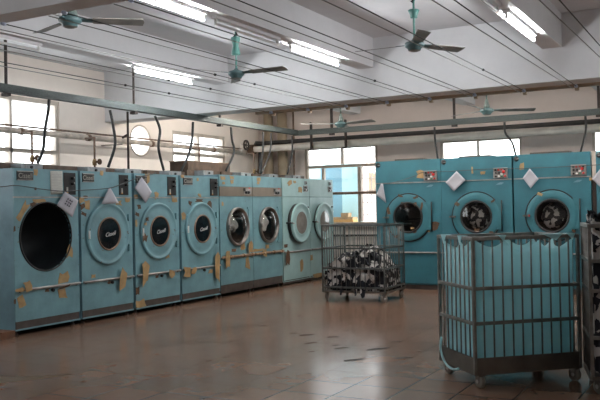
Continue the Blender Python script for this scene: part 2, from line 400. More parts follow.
TAPE = {
 'A': [(-0.372, 1.373, 0.071, 0.223, 't', -38), (-0.121, 1.495, 0.194, 0.046, 't', 5), (-0.225, 1.461, 0.088, 0.045, 'b', 20), (-0.361, 0.548, 0.1, 0.111, 't', 5), (-0.406, 0.386, 0.084, 0.111, 't', 15), (-0.474, 0.514, 0.112, 0.044, 't', 0), (0.231, 0.586, 0.144, 0.117, 't', 5), (0.21, 0.394, 0.128, 0.106, 't', 0), (0.197, 0.486, 0.159, 0.024, 'b', 8), (0.343, 0.887, 0.082, 0.131, 't', -15), (-0.174, 1.814, 0.059, 0.069, 't', 0), (-0.03, 0.465, 0.061, 0.034, 'b', 0), (-0.498, 0.385, 0.027, 0.055, 'b', 0), (-0.488, 1.187, 0.028, 0.055, 'b', 0)],
 'B': [(-0.449, 1.507, 0.084, 0.073, 't', 10), (-0.365, 1.458, 0.087, 0.098, 't', -10), (-0.442, 1.434, 0.068, 0.061, 'b', 20), (-0.389, 1.541, 0.069, 0.036, 'b', 0), (-0.428, 1.336, 0.085, 0.036, 'b', -20), (0.206, 1.468, 0.115, 0.064, 't', 0), (0.381, 1.507, 0.078, 0.053, 't', 0), (-0.1, 1.846, 0.055, 0.063, 't', -15), (0.22, 0.489, 0.115, 0.231, 't', -10), (-0.272, 0.568, 0.07, 0.049, 't', 0), (-0.043, 0.467, 0.055, 0.038, 'b', 0)],
 'C': [(-0.389, 1.413, 0.061, 0.053, 'b', 10), (-0.432, 1.321, 0.081, 0.04, 'b', -20), (-0.28, 1.251, 0.062, 0.054, 'b', 10), (-0.328, 0.998, 0.082, 0.106, 'b', -20), (-0.455, 1.202, 0.04, 0.08, 't', 5), (-0.323, 1.185, 0.042, 0.04, 't', 0), (-0.213, 1.791, 0.104, 0.135, 't', 5), (-0.017, 1.568, 0.108, 0.083, 't', 0), (-0.446, 1.553, 0.101, 0.054, 't', 0), (0.383, 1.521, 0.115, 0.085, 't', 0), (-0.341, 0.518, 0.143, 0.266, 't', 0), (-0.449, 0.308, 0.081, 0.092, 'b', 0), (0.227, 0.472, 0.135, 0.097, 't', -15), (0.201, 0.725, 0.09, 0.07, 't', 20), (-0.037, 0.459, 0.065, 0.041, 'b', 0), (-0.393, 0.123, 0.203, 0.106, 't', 0)],
 'D': [(-0.422, 1.276, 0.095, 0.101, 't', 0), (-0.26, 1.463, 0.073, 0.058, 'b', -20), (-0.036, 1.499, 0.176, 0.044, 'b', 0), (0.232, 1.431, 0.104, 0.106, 'b', 15), (-0.063, 1.81, 0.05, 0.044, 't', 0), (-0.021, 1.573, 0.075, 0.045, 't', -20), (-0.428, 1.845, 0.071, 0.043, 't', 0), (-0.409, 0.47, 0.167, 0.129, 't', 0), (-0.252, 0.473, 0.122, 0.073, 't', 20), (0.351, 0.471, 0.107, 0.364, 't', 0), (0.226, 0.428, 0.104, 0.06, 't', 0)],
 'E': [(-0.372, 1.851, 0.138, 0.047, 't', 0), (-0.118, 1.857, 0.114, 0.047, 't', 0), (-0.36, 1.771, 0.083, 0.039, 't', 0), (-0.12, 1.799, 0.086, 0.056, 't', 0), (-0.399, 1.445, 0.055, 0.062, 't', 0), (-0.344, 0.582, 0.111, 0.232, 't', 5), (0.165, 0.758, 0.119, 0.112, 't', 10), (0.329, 0.725, 0.107, 0.179, 't', 0), (0.29, 0.484, 0.121, 0.178, 't', 0), (-0.1, 0.716, 0.143, 0.047, 'b', 0)],
 'F': [(-0.278, 1.848, 0.111, 0.05, 't', 0), (-0.296, 1.79, 0.079, 0.05, 't', 0), (-0.322, 0.676, 0.38, 0.042, 't', 0), (-0.028, 0.719, 0.115, 0.084, 't', 0), (-0.195, 0.619, 0.129, 0.1, 't', 0)],
 'G': [(-0.236, 1.81, 0.146, 0.071, 't', 20), (-0.051, 1.835, 0.112, 0.045, 't', 0), (0.151, 1.689, 0.134, 0.092, 't', 0), (-0.433, 0.486, 0.143, 0.228, 'b', 0), (-0.424, 0.696, 0.142, 0.053, 'b', 0), (0.152, 0.321, 0.114, 0.2, 't', 0)],
 'H': [(-0.187, 0.079, 0.496, 0.066, 't', 0), (-0.457, 0.433, 0.1, 0.093, 't', 0)],
 'I': [(0.217, 1.871, 0.102, 0.113, 't', 0), (-0.118, 1.523, 0.087, 0.033, 'b', -20), (0.14, 1.493, 0.085, 0.033, 'b', 25), (-0.334, 1.29, 0.053, 0.115, 'b', 15), (-0.068, 1.408, 0.121, 0.032, 'b', 0), (0.13, 1.388, 0.069, 0.065, 'b', 20), (0.24, 1.353, 0.034, 0.113, 'b', -15), (0.451, 1.029, 0.116, 0.112, 'b', 0), (0.111, 0.95, 0.068, 0.049, 'b', 20), (0.078, 0.999, 0.052, 0.032, 't', 0), (-0.194, 0.87, 0.087, 0.033, 'b', 25), (0.332, 0.949, 0.068, 0.04, 't', 0)],
 'J': [(-0.052, 1.901, 0.032, 0.094, 't', 0), (0.113, 1.847, 0.07, 0.047, 't', 0), (-0.298, 1.374, 0.065, 0.063, 'b', 40), (0.268, 1.409, 0.063, 0.031, 'b', 40), (0.006, 0.962, 0.095, 0.054, 'b', 0), (0.248, 0.914, 0.093, 0.047, 'b', -40)],
 'K': [(0.557, 1.698, 0.048, 0.044, 't', 0), (-0.162, 1.498, 0.074, 0.038, 't', -20), (-0.427, 1.93, 0.06, 0.091, 't', 0), (0.308, 0.941, 0.057, 0.045, 'b', -40)],
}
CABLES = [
   [(7.09, 2.751), (7.07, 2.579), (7.017, 2.357), (6.98, 2.114), (6.945, 1.932)] ,
   [(8.167, 2.712), (8.22, 2.516), (8.253, 2.251), (8.177, 1.94)] ,
   [(9.107, 2.718), (9.215, 2.526), (9.173, 2.263), (9.36, 1.937)] ,
   [(10.022, 2.71), (9.987, 2.432), (9.891, 2.197), (9.772, 1.995)] ,
   [(11.074, 2.718), (11.097, 2.505), (11.15, 2.309), (10.99, 1.989)] ,
   [(12.091, 2.711), (12.079, 2.393), (12.047, 1.987)] ,
   [(12.367, 2.714), (12.319, 2.371), (12.115, 1.989)] ,
   [(13.139, 2.714), (13.125, 2.357), (13.034, 1.998)] ,
]
BCABLES = [
   [(-4.576, 2.716), (-4.572, 2.49), (-4.516, 2.176)] ,
   [(-3.364, 2.719), (-3.351, 2.536), (-3.24, 2.363), (-3.178, 2.187)] ,
   [(-2.082, 2.725), (-2.079, 2.504), (-2.169, 2.192)] ,
]

# ------------------------------------------------------------------ the room
XW, XR, YF, YB, ZC = -9.05, 3.2, -3.2, 14.8, 3.64
GZ, BZ = 2.83, 3.235            # underside of girders and of secondary beams
def wall_boxes(m, axis, c0, c1, a0, a1, z0, z1, holes):
    """a wall with rectangular holes (a_lo,a_hi,z_lo,z_hi) cut out, as adjoining boxes"""
    cuts = sorted({a0, a1, *[h[0] for h in holes], *[h[1] for h in holes]})
    for lo, hi in zip(cuts, cuts[1:]):
        mid = (lo + hi) / 2
        hs = sorted([h for h in holes if h[0] <= mid <= h[1]], key=lambda h: h[2])
        z = z0
        for h in hs + [None]:
            top = h[2] if h else z1
            if top - z > 1e-4:
                if axis == 'x': m.box(c0, c1, lo, hi, z, top)
                else: m.box(lo, hi, c0, c1, z, top)
            if h: z = h[3]
def window(name, axis, c, a0, a1, z0, z1, vbars, hbars, w=.05, mat='frame', th=.08, pane=True):
    """frame with bars plus one pane behind; c is the inner face coordinate, th towards outside (sign)"""
    fm = mb(mat)
    lo, hi = min(c, c + th), max(c, c + th)
    def bx(p, q, r, s):
        if axis == 'x': fm.box(lo, hi, p, q, r, s)
        else: fm.box(p, q, lo, hi, r, s)
    bx(a0, a0 + w, z0, z1); bx(a1 - w, a1, z0, z1); bx(a0 + w, a1 - w, z0, z0 + w); bx(a0 + w, a1 - w, z1 - w, z1)
    for v in vbars:
        if isinstance(v, tuple): p, b0, b1, ww = v
        else: p, b0, b1, ww = v, z0 + w, z1 - w, w * .8
        bx(p - ww / 2, p + ww / 2, b0, b1)
    for h in hbars:
        bx(a0 + w, a1 - w, h - w * .5, h + w * .5)
    o = struct(fm.obj(name))
    if pane:
        pm = mb('pane'); mid = c + th * .5
        if axis == 'x': pm.poly([(mid, a0 + w, z0 + w), (mid, a1 - w, z0 + w), (mid, a1 - w, z1 - w), (mid, a0 + w, z1 - w)], (.004, 0, 0))
        else: pm.poly([(a0 + w, mid, z0 + w), (a1 - w, mid, z0 + w), (a1 - w, mid, z1 - w), (a0 + w, mid, z1 - w)], (0, .004, 0))
        pm.obj('pane', o)
    return o

struct(mb('floor').box(XW - .2, XR + .2, YF - .2, YB + .2, -.12, 0).m('floor_stain').poly([(-5.75, 4.35, .0006), (-5.30, 4.42, .0006), (-5.12, 4.60, .0006), (-4.97, 4.86, .0006), (-4.90, 5.02, .0006), (-5.02, 4.92, .0006), (-5.16, 4.82, .0006), (-5.22, 4.74, .0006), (-5.45, 4.68, .0006), (-5.8, 4.6, .0006)], (0, 0, .0004)).obj('floor'))
struct(mb('slab').box(XW - .2, XR + .2, YF - .2, YB + .2, ZC, ZC + .15).obj('ceiling'))
# left wall: windows, a round vent hole, an unseen window added to light the camera end
W1 = (6.2, 8.99, 2.03, 3.05); W2 = (11.78, 13.5, 2.05, 2.83); VH = (10.58, 11.18, 2.28, 2.88); W0 = (0.2, 2.6, 1.0, 2.9); W_ADDED = (3.9, 5.7, 1.65, 3.0)
m = mb('wall'); wall_boxes(m, 'x', XW - .2, XW, YF - .2, YB + .2, 0, ZC, [W1, W2, VH, W0, W_ADDED])
m.plate_hole(-.30, .30, -.30, .30, 0, 0, .245, 0, .2, mx=Matrix.Translation((XW, 10.88, 2.58)) @ Matrix.Rotation(PI / 2, 4, 'Z'))
struct(m.obj('wall_left'))
window('window_1', 'x', XW - .02, *W1, [7.05, 8.08], [2.27], w=.06, th=-.1)
window('window_2', 'x', XW - .02, *W2, [12.62], [2.42], w=.06, th=-.1)
window('window_3', 'x', XW - .02, *W0, [1.4], [2.2], w=.06, th=-.1)
window('window_9', 'x', XW - .02, *W_ADDED, [4.8], [], w=.06, th=-.1)  # unseen window, added to light the floor and the row end
vr = mb('frame').lathe([(.245, 0), (.262, .012), (.275, .012), (.28, 0)], (XW, 10.88, 2.58), (1, 0, 0), 48); struct(vr.obj('trim_1'))
# back wall: the tall window beside the dryers, high windows above them
WA = (-7.93, -6.28, 1.0, 2.62); WB = (-4.98, -3.43, 1.7, 2.6); WC = (-2.21, -.5, 1.7, 2.63)
m = mb('wall_back'); wall_boxes(m, 'y', YB, YB + .2, XW - .2, XR + .2, 0, ZC, [WA, WB, WC])
struct(m.obj('wall_back'))
window('window_4', 'y', YB + .02, *WA, [(-7.08, 2.24, 2.56, .04), (-7.52, 1.06, 2.17, .05), (-6.70, 1.06, 2.17, .07)], [2.205], w=.055, th=.08, mat='frame_tan')
window('window_5', 'y', YB + .02, *WB, [-4.25], [2.2], w=.05, th=.08)
window('window_6', 'y', YB + .02, *WC, [-1.4], [2.2], w=.05, th=.08)
# walls the photograph does not reach
WR_ADDED = [(9.5, 12.5, 1.6, 2.8)]  # unseen window added to light the wall row fronts
m = mb('wall'); wall_boxes(m, 'x', XR, XR + .2, YF - .2, YB + .2, 0, ZC, WR_ADDED); struct(m.obj('wall_right'))
for i, h in enumerate(WR_ADDED): window('window_%d' % (7 + i), 'x', XR + .02, *h, [(h[0] + h[1]) / 2], [2.2], w=.06, th=.1)
WF = []
m = mb('wall'); wall_boxes(m, 'y', YF - .2, YF, XW - .2, XR + .2, 0, ZC, WF); struct(m.obj('wall_front'))
# girders (across) and secondary beams (along)
for i, (y0, y1) in enumerate([(10.0, 10.38), (4.155, 4.36), (-1.8, -1.4)]):
    struct(mb('white_paint').box(XW, XR, y0, y1, GZ, ZC).obj('ceiling_girder'))
for xc in (-6.745, -4.39, -1.925, .5):
    for (y0, y1) in ((YF, -1.8), (-1.4, 4.155), (4.36, 10.0), (10.38, YB)):
        struct(mb('white_paint').box(xc - .115, xc + .115, y0, y1, BZ, ZC).obj('ceiling_beam'))
struct(mb('timber').box(-6.4, XR, 10.385, 10.47, 2.795, GZ).obj('trim_2'))

# ------------------------------------------------------------------ outside the back window
o = mb('concrete').box(-14, 6, 15.0, 30, -.3, -.12).obj('ground'); struct(o)
t = mb('blue_sunlit').box(-8.9, -8.05, 15.75, 15.85, -.12, 2.30).m('blue_out').box(-8.05, -7.53, 15.75, 15.85, -.12, 2.30).m('blue_sunlit').box(-7.53, -7.11, 15.74, 15.84, -.12, 2.30).obj('screen_panel')
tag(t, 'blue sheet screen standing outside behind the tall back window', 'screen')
t = mb('orange').box(-7.9, -7.15, 15.45, 15.7, -.12, 1.10).m('tape').box(-7.9, -7.15, 15.44, 15.7, 1.10, 1.15).box(-7.42, -7.25, 15.43, 15.6, 1.15, 1.24).obj('barrier_board')
tag(t, 'low orange board standing outside in front of the blue screen', 'board')
root = thing('window_grille', (-6.62, 15.15, 0), 0, 'pale barred grille outside the tall back window, beside the blue screen', 'grille')
gm = mb('grille')
for i in range(6): gm.tube([(-.24 + i * .095, 0, -.12), (-.24 + i * .095, 0, 2.6)], .009, 6)
for z in (1.2, 1.45, 1.7, 1.95): gm.tube([(-.26, 0, z), (.26, 0, z)], .008, 6)
gm.obj('grille_bars', root)
t = mb('pinkwall').box(-9.6, -7.4, 20, 22, -.12, 2.75).obj('outbuilding')
tag(t, 'pale pink building seen through the barred part of the tall back window', 'building')
bp = mb('timber')
bp.box(-8.75, -8.45, 19.97, 20.0, 1.7, 2.3); bp.obj('shutter', t)
o = mb('rustpipe').tube([(-7.0 - .95, 14.72, 1.645), (-4.9, 14.72, 1.645)], .028, 10).obj('guard_rail')
tag(o, 'brown rail running across the lower back window', 'rail')
o = mb('hanger').tube([(-7.95, 14.70, .79), (-4.9, 14.70, .79)], .022, 8).obj('guard_rail')
tag(o, 'dark low rail fixed on the wall under the back window sill', 'rail')
struct(mb('frame').box(-7.98, -6.22, 14.68, 14.8, .955, 1.0).obj('trim_3'))

# ------------------------------------------------------------------ dryers
def cabinet(w, d, z0, z1, mat, side='teal_side'):
    m = mb(side); t = .012
    m.box(-w / 2, -w / 2 + t, .014, d, z0, z1); m.box(w / 2 - t, w / 2, .014, d, z0, z1)
    m.m(mat).box(-w / 2 + t, w / 2 - t, .014, d, z1 - t, z1); m.box(-w / 2 + t, w / 2 - t, .014, d, z0, z0 + t)
    m.box(-w / 2 + t, w / 2 - t, d - t, d, z0 + t, z1 - t)
    return m
def drum(parent, cx, cz, r, d=.7, mat='drum', ribs=True):
    m = mb(mat).lathe([(r, .012), (r + .004, -.1), (r + .005, -d), (0, -d)], (cx, 0, cz))
    if ribs:
        for k in range(4):
            a = k * PI / 2 + .5
            c = Vector((cx + math.cos(a) * (r - .012), 0, cz + math.sin(a) * (r - .012)))
            m.tube([c + Vector((0, .04, 0)), c + Vector((0, d - .02, 0))], .014, 8)
    return m.obj('drum', parent)
def shape(w, h, rot, jag=.18):
    pts = []
    base = [(-.5, -.5), (0, -.5), (.5, -.5), (.5, 0), (.5, .5), (.05, .5), (-.5, .5), (-.5, .05)]
    a = math.radians(rot)
    for x, z in base:
        x = (x + random.uniform(-jag, jag)) * w; z = (z + random.uniform(-jag, jag)) * h
        pts.append((x * math.cos(a) - z * math.sin(a), x * math.sin(a) + z * math.cos(a)))
    return pts
def patches(parent, key, panel, railz, door=None, doory=-.05):
    """tan tape strips are parts; bare rust is a mark on the front panel's own mesh"""
    for (x, z, w, h, k, rot) in TAPE.get(key, []):
        y = -.0015
        if railz is not None and abs(z - railz) < h / 2 + .02: y = -.048
        elif door and (x - door[0]) ** 2 + (z - door[1]) ** 2 < door[2] ** 2: y = doory
        pts = [(x + p[0], y, z + p[1]) for p in shape(w, h, rot)]
        if k == 'b': panel.m('rust').poly(pts, (0, -.0015, 0))
        else: mb('tape').poly(pts, (0, -.0025, 0)).obj('tape', parent)
def feet(parent, w, d, z):
    first = None
    for x in (-w / 2 + .06, w / 2 - .06):
        for y in (.07, d - .08):
            if first is None:
                first = mb('hanger').lathe([(0, 0), (.03, 0), (.03, .02), (.014, .025), (.014, z), (0, z)], (0, 0, 0), (0, 0, 1), 12).obj('foot', parent)
                first.location = (x, y, 0)
            else: copy_part(first, parent, (x, y, 0))
def nameplate(parent, x0, x1, z0=1.727, z1=1.832):
    m = mb('plate').box(x0, x1, -.012, 0, z0, z1)
    m.m('strip').box(x0, x1, -.0135, -.012, z1 - .008, z1).box(x0, x1, -.0135, -.012, z0, z0 + .006)
    m.m('letter').text('Cissell', .078, rotm((x0 + x1) / 2, -.0135, (z0 + z1) / 2 - .002, PI / 2))
    return m.obj('nameplate', parent)
def control_panel(parent, x0, x1, z0=1.57, z1=1.832):
    m = mb('plate').box(x0, x1, -.008, 0, z0, z1).m('dark').box(x0 + .006, x1 - .006, -.010, -.008, z0 + .006, z1 - .006)
    o = m.obj('control_panel', parent)
    k = mb('dark').lathe([(0, .035), (.017, .035), (.02, .008), (.02, 0)], (0, 0, 0), n=14).m('letter').box(-.003, .003, -.038, -.035, 0, .016).obj('dial', o)
    k.location = ((x0 + x1) / 2 + .035, -.010, z1 - .065)
    copy_part(k, o, ((x0 + x1) / 2 + .035, -.010, z1 - .13))
    l = mb('strip').box(x0 + .035, x0 + .062, -.013, -.010, z0 + .03, z0 + .09).m('orange').box(x0 + .035, x0 + .062, -.0135, -.010, z0 + .018, z0 + .03).obj('rating_label', o)
    return o
def top_gear(parent, w, d, z, jx0, jx1, cover=(.02, .98)):
    mb('darkwood').box(-w / 2 + w * cover[0], -w / 2 + w * cover[1], .62, d - .05, z, z + .10).obj('top_cover', parent)
    j = mb('galv2').box(jx0, jx1, .38, .56, z, z + .085).m('strip').box(jx0 + .06, jx0 + .068, .374, .38, z, z + .085)
    j.m('dark').tube([(jx0 + .15, .38, z + .045), (jx0 + .15, .365, z + .045)], .018, 10)
    j.obj('junction_box', parent)

def big_dryer(key, yc, w, label, door, plate, ctl, jb, vent=True):
    H = 1.862
    r = thing('tumble_dryer', (-7.0, yc, 0), PI / 2, label, 'dryer', 'teal dryers along the left wall')
    cabinet(w, 1.35, .06, H, 'teal').obj('cabinet', r, bevel=.003)
    pz = 1.087
    fp = mb('teal')
    if door: fp.box(-w / 2, w / 2, 0, .014, .16, 1.532)
    else: fp.plate_hole(-w / 2, w / 2, .16, 1.532, -.025, pz, .385)
    up = mb('teal').box(-w / 2, w / 2, 0, .014, 1.546, H)
    up.m('rust').box(-w / 2 + .30, -w / 2 + .33, -.001, 0, 1.62, 1.65) if key == 'A' else None
    patches(r, key, fp, .506, (-.0, pz, .39) if door else None)
    fp.obj('front_panel', r); up.obj('upper_panel', r)
    mb('strip').box(-w / 2, w / 2, -.006, .012, 1.532, 1.546).obj('trim_strip', r)
    kb = mb('kick').box(-w / 2 + .01, w / 2 - .01, .004, .016, .075, .16).m('teal').box(-w / 2, w / 2, -.004, .016, .06, .077)
    kb.obj('kick_plate', r)
    ra = mb('strip').tube([(-w / 2 + .01, -.022, .506), (w / 2 - .01, -.022, .506)], .015, 10)
    for x in (-w / 2 + .06, 0.0, w / 2 - .06): ra.m('hanger').tube([(x, 0, .49), (x, -.02, .50)], .012, 6)
    ra.m('dark').tube([(.05, -.004, .465), (.05, -.03, .46)], .02, 8)
    ra.obj('rail', r)
    feet(r, w, 1.35, .06)
    if plate: nameplate(r, *plate)
    control_panel(r, *ctl)
    top_gear(r, w, 1.35, H, *jb)
    if door:
        dx, dz = door
        d = mb('teal').lathe([(.386, 0), (.392, .016), (.386, .034), (.368, .040), (.352, .030), (.338, .024), (.30, .026), (.262, .034), (.222, .036), (.208, .036)], (dx, 0, dz), n=64)
        do = d.obj('door', r)
        mb('copper').lathe([(.212, .034), (.212, .047), (.198, .050), (.190, .040), (.190, .034)], (dx, 0, dz), n=48).obj('glass_ring', do)
        g = mb('blackglass').lathe([(.192, .038), (.12, .047), (.05, .050), (0, .051)], (dx, 0, dz), n=48)
        g.m('script').text('Cissell', .072, rotm(dx, -.0535, dz - .005, PI / 2, 0, 0) @ Matrix.Rotation(math.radians(8), 4, 'Z'), shear=.45, depth=.0015)
        g.obj('door_glass', do)
        mb('white').box(dx - .372, dx - .355, -.056, -.036, dz - .05, dz + .05).obj('handle', do, bevel=.004)
        hg = mb('teal').box(dx + .385, dx + .41, -.03, 0, dz + .15, dz + .24).box(dx + .385, dx + .41, -.03, 0, dz - .24, dz - .15)
        hg.obj('hinge', r)
    else:
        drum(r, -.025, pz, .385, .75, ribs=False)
        mb('rubber').lathe([(.383, .004), (.385, .012), (.395, .014), (.402, .008), (.402, 0)], (-.025, 0, pz), n=64).obj('drum_rim', r)
    return r
random.seed(11)
JB = (.02, .36)
A_ = big_dryer('A', 6.7475, .985, 'teal dryer with a bare black drum opening and no door, at the row end', None, (-.447, -.217), (.258, .448), (-.03, .30))
B_ = big_dryer('B', 7.7525, .94, 'teal dryer next to the doorless dryer, a sheet stuck above its round door', (-.015, 1.08), (-.437, -.243), (.220, .397), (.06, .40))
C_ = big_dryer('C', 8.75, .955, 'teal dryer with a diamond-turned sheet hanging over its nameplate and tape beside it', (0, 1.08), (-.447, -.23), (.225, .415), (-.22, .13))
D_ = big_dryer('D', 9.7575, .955, 'teal dryer with a black door centre, next to the steel-banded dryers', (-.005, 1.08), (-.416, -.20), (.255, .447), (-.25, .05))

def porthole_dryer(key, yc, w, label, jb, light=False):
    H = 1.90
    r = thing('tumble_dryer', (-7.0, yc, 0), PI / 2, label, 'dryer', 'steel-banded dryers along the left wall')
    cabinet(w, 1.35, .10, H, 'teal').obj('cabinet', r)
    fp = mb('teal').plate_hole(-w / 2, w / 2, .19, 1.565, 0, 1.085, .275)
    patches(r, key, fp, .617, (0, 1.085, .30))
    fp.obj('front_panel', r)
    mb('teal').box(-w / 2, w / 2, 0, .014, 1.718, H).obj('upper_panel', r)
    bd = mb('steel').box(-w / 2, w / 2, -.006, .014, 1.567, 1.716).obj('steel_band', r)
    cp = mb('strip').box(.21, .43, -.010, -.006, 1.60, 1.69).m('dark')
    cp.box(.20, .25, -.016, -.010, 1.65, 1.70)
    cp.obj('control_plate', bd)
    kn = mb('dark').lathe([(0, .03), (.02, .03), (.024, 0)], (0, 0, 0), n=12).obj('knob', bd); kn.location = (.27, -.010, 1.63); copy_part(kn, bd, (.335, -.010, 1.63))
    mb('red').box(.36, .385, -.014, -.010, 1.69, 1.71).obj('indicator_lamp', bd)
    mb('kick').box(-w / 2 + .004, w / 2 - .004, .006, .016, .06, .19).obj('kick_plate', r)
    ra = mb('brownpipe').tube([(-w / 2 + .01, -.03, .617), (w / 2 - .01, -.03, .617)], .021, 12)
    for x in (-.24, .12, .38): ra.tube([(x, -.03, .617), (x + .05, -.03, .617)], .029, 12)
    ra.m('hanger').tube([(-w / 2 + .03, 0, .60), (-w / 2 + .03, -.03, .61)], .014, 8)
    ra.obj('rail', r)
    feet(r, w, 1.35, .10)
    top_gear(r, w, 1.35, H, *jb)
    d = mb('chrome').lathe([(.306, 0), (.308, .035), (.300, .052), (.286, .056), (.276, .045), (.262, .030), (.258, .018)], (0, 0, 1.085), n=64).obj('door', r)
    mb('door_glass').lathe([(.262, .022), (.23, .044), (.19, .063), (.14, .078), (.08, .088), (0, .092)], (0, 0, 1.085), n=48).obj('door_glass', d)
    mb('chrome').box(-.320, -.29, -.075, -.045, 1.05, 1.12).obj('handle', d, bevel=.005)
    hg = mb('teal').box(.305, .34, -.02, 0, 1.36, 1.39).box(.305, .34, -.02, 0, .78, .81).box(.345, .355, -.012, 0, .78, 1.39); hg.obj('hinge', r)
    drum(r, 0, 1.085, .275, .75, 'drum_light')
    return r
E_ = porthole_dryer('E', 10.7375, .952, 'steel-banded teal dryer with grey-looking round porthole, next to the black-centred doors', (-.35, -.08))
F_ = porthole_dryer('F', 11.6975, .952, 'steel-banded teal dryer with painted bright white window reflection behind its porthole', (-.22, .10))

def pale_dryer(key, yc, w, label, jb, lift):
    H = 1.90
    r = thing('tumble_dryer', (-7.0, yc, 0), PI / 2, label, 'dryer', 'pale dryers along the left wall')
    cabinet(w, 1.35, .06, H, 'pale', 'pale').obj('cabinet', r)
    fp = mb('pale').plate_hole(-w / 2, w / 2, .09, 1.56, 0, 1.095, .30)
    patches(r, key, fp, .585, (0, 1.095, .37), -.11)
    fp.obj('front_panel', r)
    mb('pale').box(-w / 2, w / 2, 0, .014, 1.568, H).obj('upper_panel', r)
    mb('kick').box(-w / 2 + .004, w / 2 - .004, .02, .03, .02, .09).obj('kick_plate', r)
    mb('strip').tube([(-w / 2 + .01, -.022, .585), (w / 2 - .01, -.022, .585)], .016, 10).obj('rail', r)
    feet(r, w, 1.35, .06)
    top_gear(r, w, 1.35, H, *jb)
    d = mb('pale').lathe([(.352, lift), (.360, lift + .015), (.356, lift + .038), (.335, lift + .044), (.318, lift + .034), (.27, lift + .020), (.225, lift + .022), (.212, lift + .032), (.200, lift + .030)], (0, 0, 1.095), n=64).obj('door', r)
    mb('rubber').lathe([(.335, .0), (.345, .01), (.345, lift + .002), (.20, lift + .002)], (0, 0, 1.095), n=64).obj('gasket', d)
    mb('smoke_glass').lathe([(.205, lift + .026), (.12, lift + .034), (0, lift + .038)], (0, 0, 1.095), n=48).obj('door_glass', d)
    h = mb('dark').tube([(-.375, -.0, 1.10), (-.375, -lift - .05, 1.10)], .016, 10).m('chrome').tube([(-.40, -lift - .05, 1.10), (-.31, -lift - .05, 1.09)], .013, 10)
    h.obj('handle', d)
    hg = mb('pale').tube([(.395, -.03, .86), (.395, -.03, 1.36)], .014, 10).box(.36, .41, -lift - .02, 0, 1.27, 1.30).box(.36, .41, -lift - .02, 0, .90, .93)
    hg.m('dark').tube([(.395, -.03, 1.36), (.395, -.03, 1.385)], .018, 10); hg.obj('hinge', r)
    c = mb('grey_panel').box(.28, .42, -.012, 0, 1.66, 1.77).obj('control_box', r)
    b0 = mb('dark').lathe([(0, .016), (.013, .016), (.015, 0)], (0, 0, 0), n=10).obj('push_button', c); b0.location = (.315, -.012, 1.74)
    for x, z in ((.355, 1.735), (.315, 1.69), (.39, 1.69)): copy_part(b0, c, (x, -.012, z))
    mb('white').lathe([(0, .014), (.012, .014), (.013, 0)], (.355, -.012, 1.69), n=10).obj('indicator_lamp', c)
    s = mb('galv2').box(.325, .375, -.03, 0, 1.79, 1.855).m('dark').box(.338, .362, -.034, -.03, 1.80, 1.83); s.obj('isolator_switch', r)
    return r
G_ = pale_dryer('G', 12.71, 1.0, 'pale teal dryer whose thick round door stands proud on a black gasket', (-.30, .0), .075)
H_ = pale_dryer('H', 13.715, .99, 'pale teal dryer at the far end of the wall row, beside the tall back window', (-.42, -.12), .035)

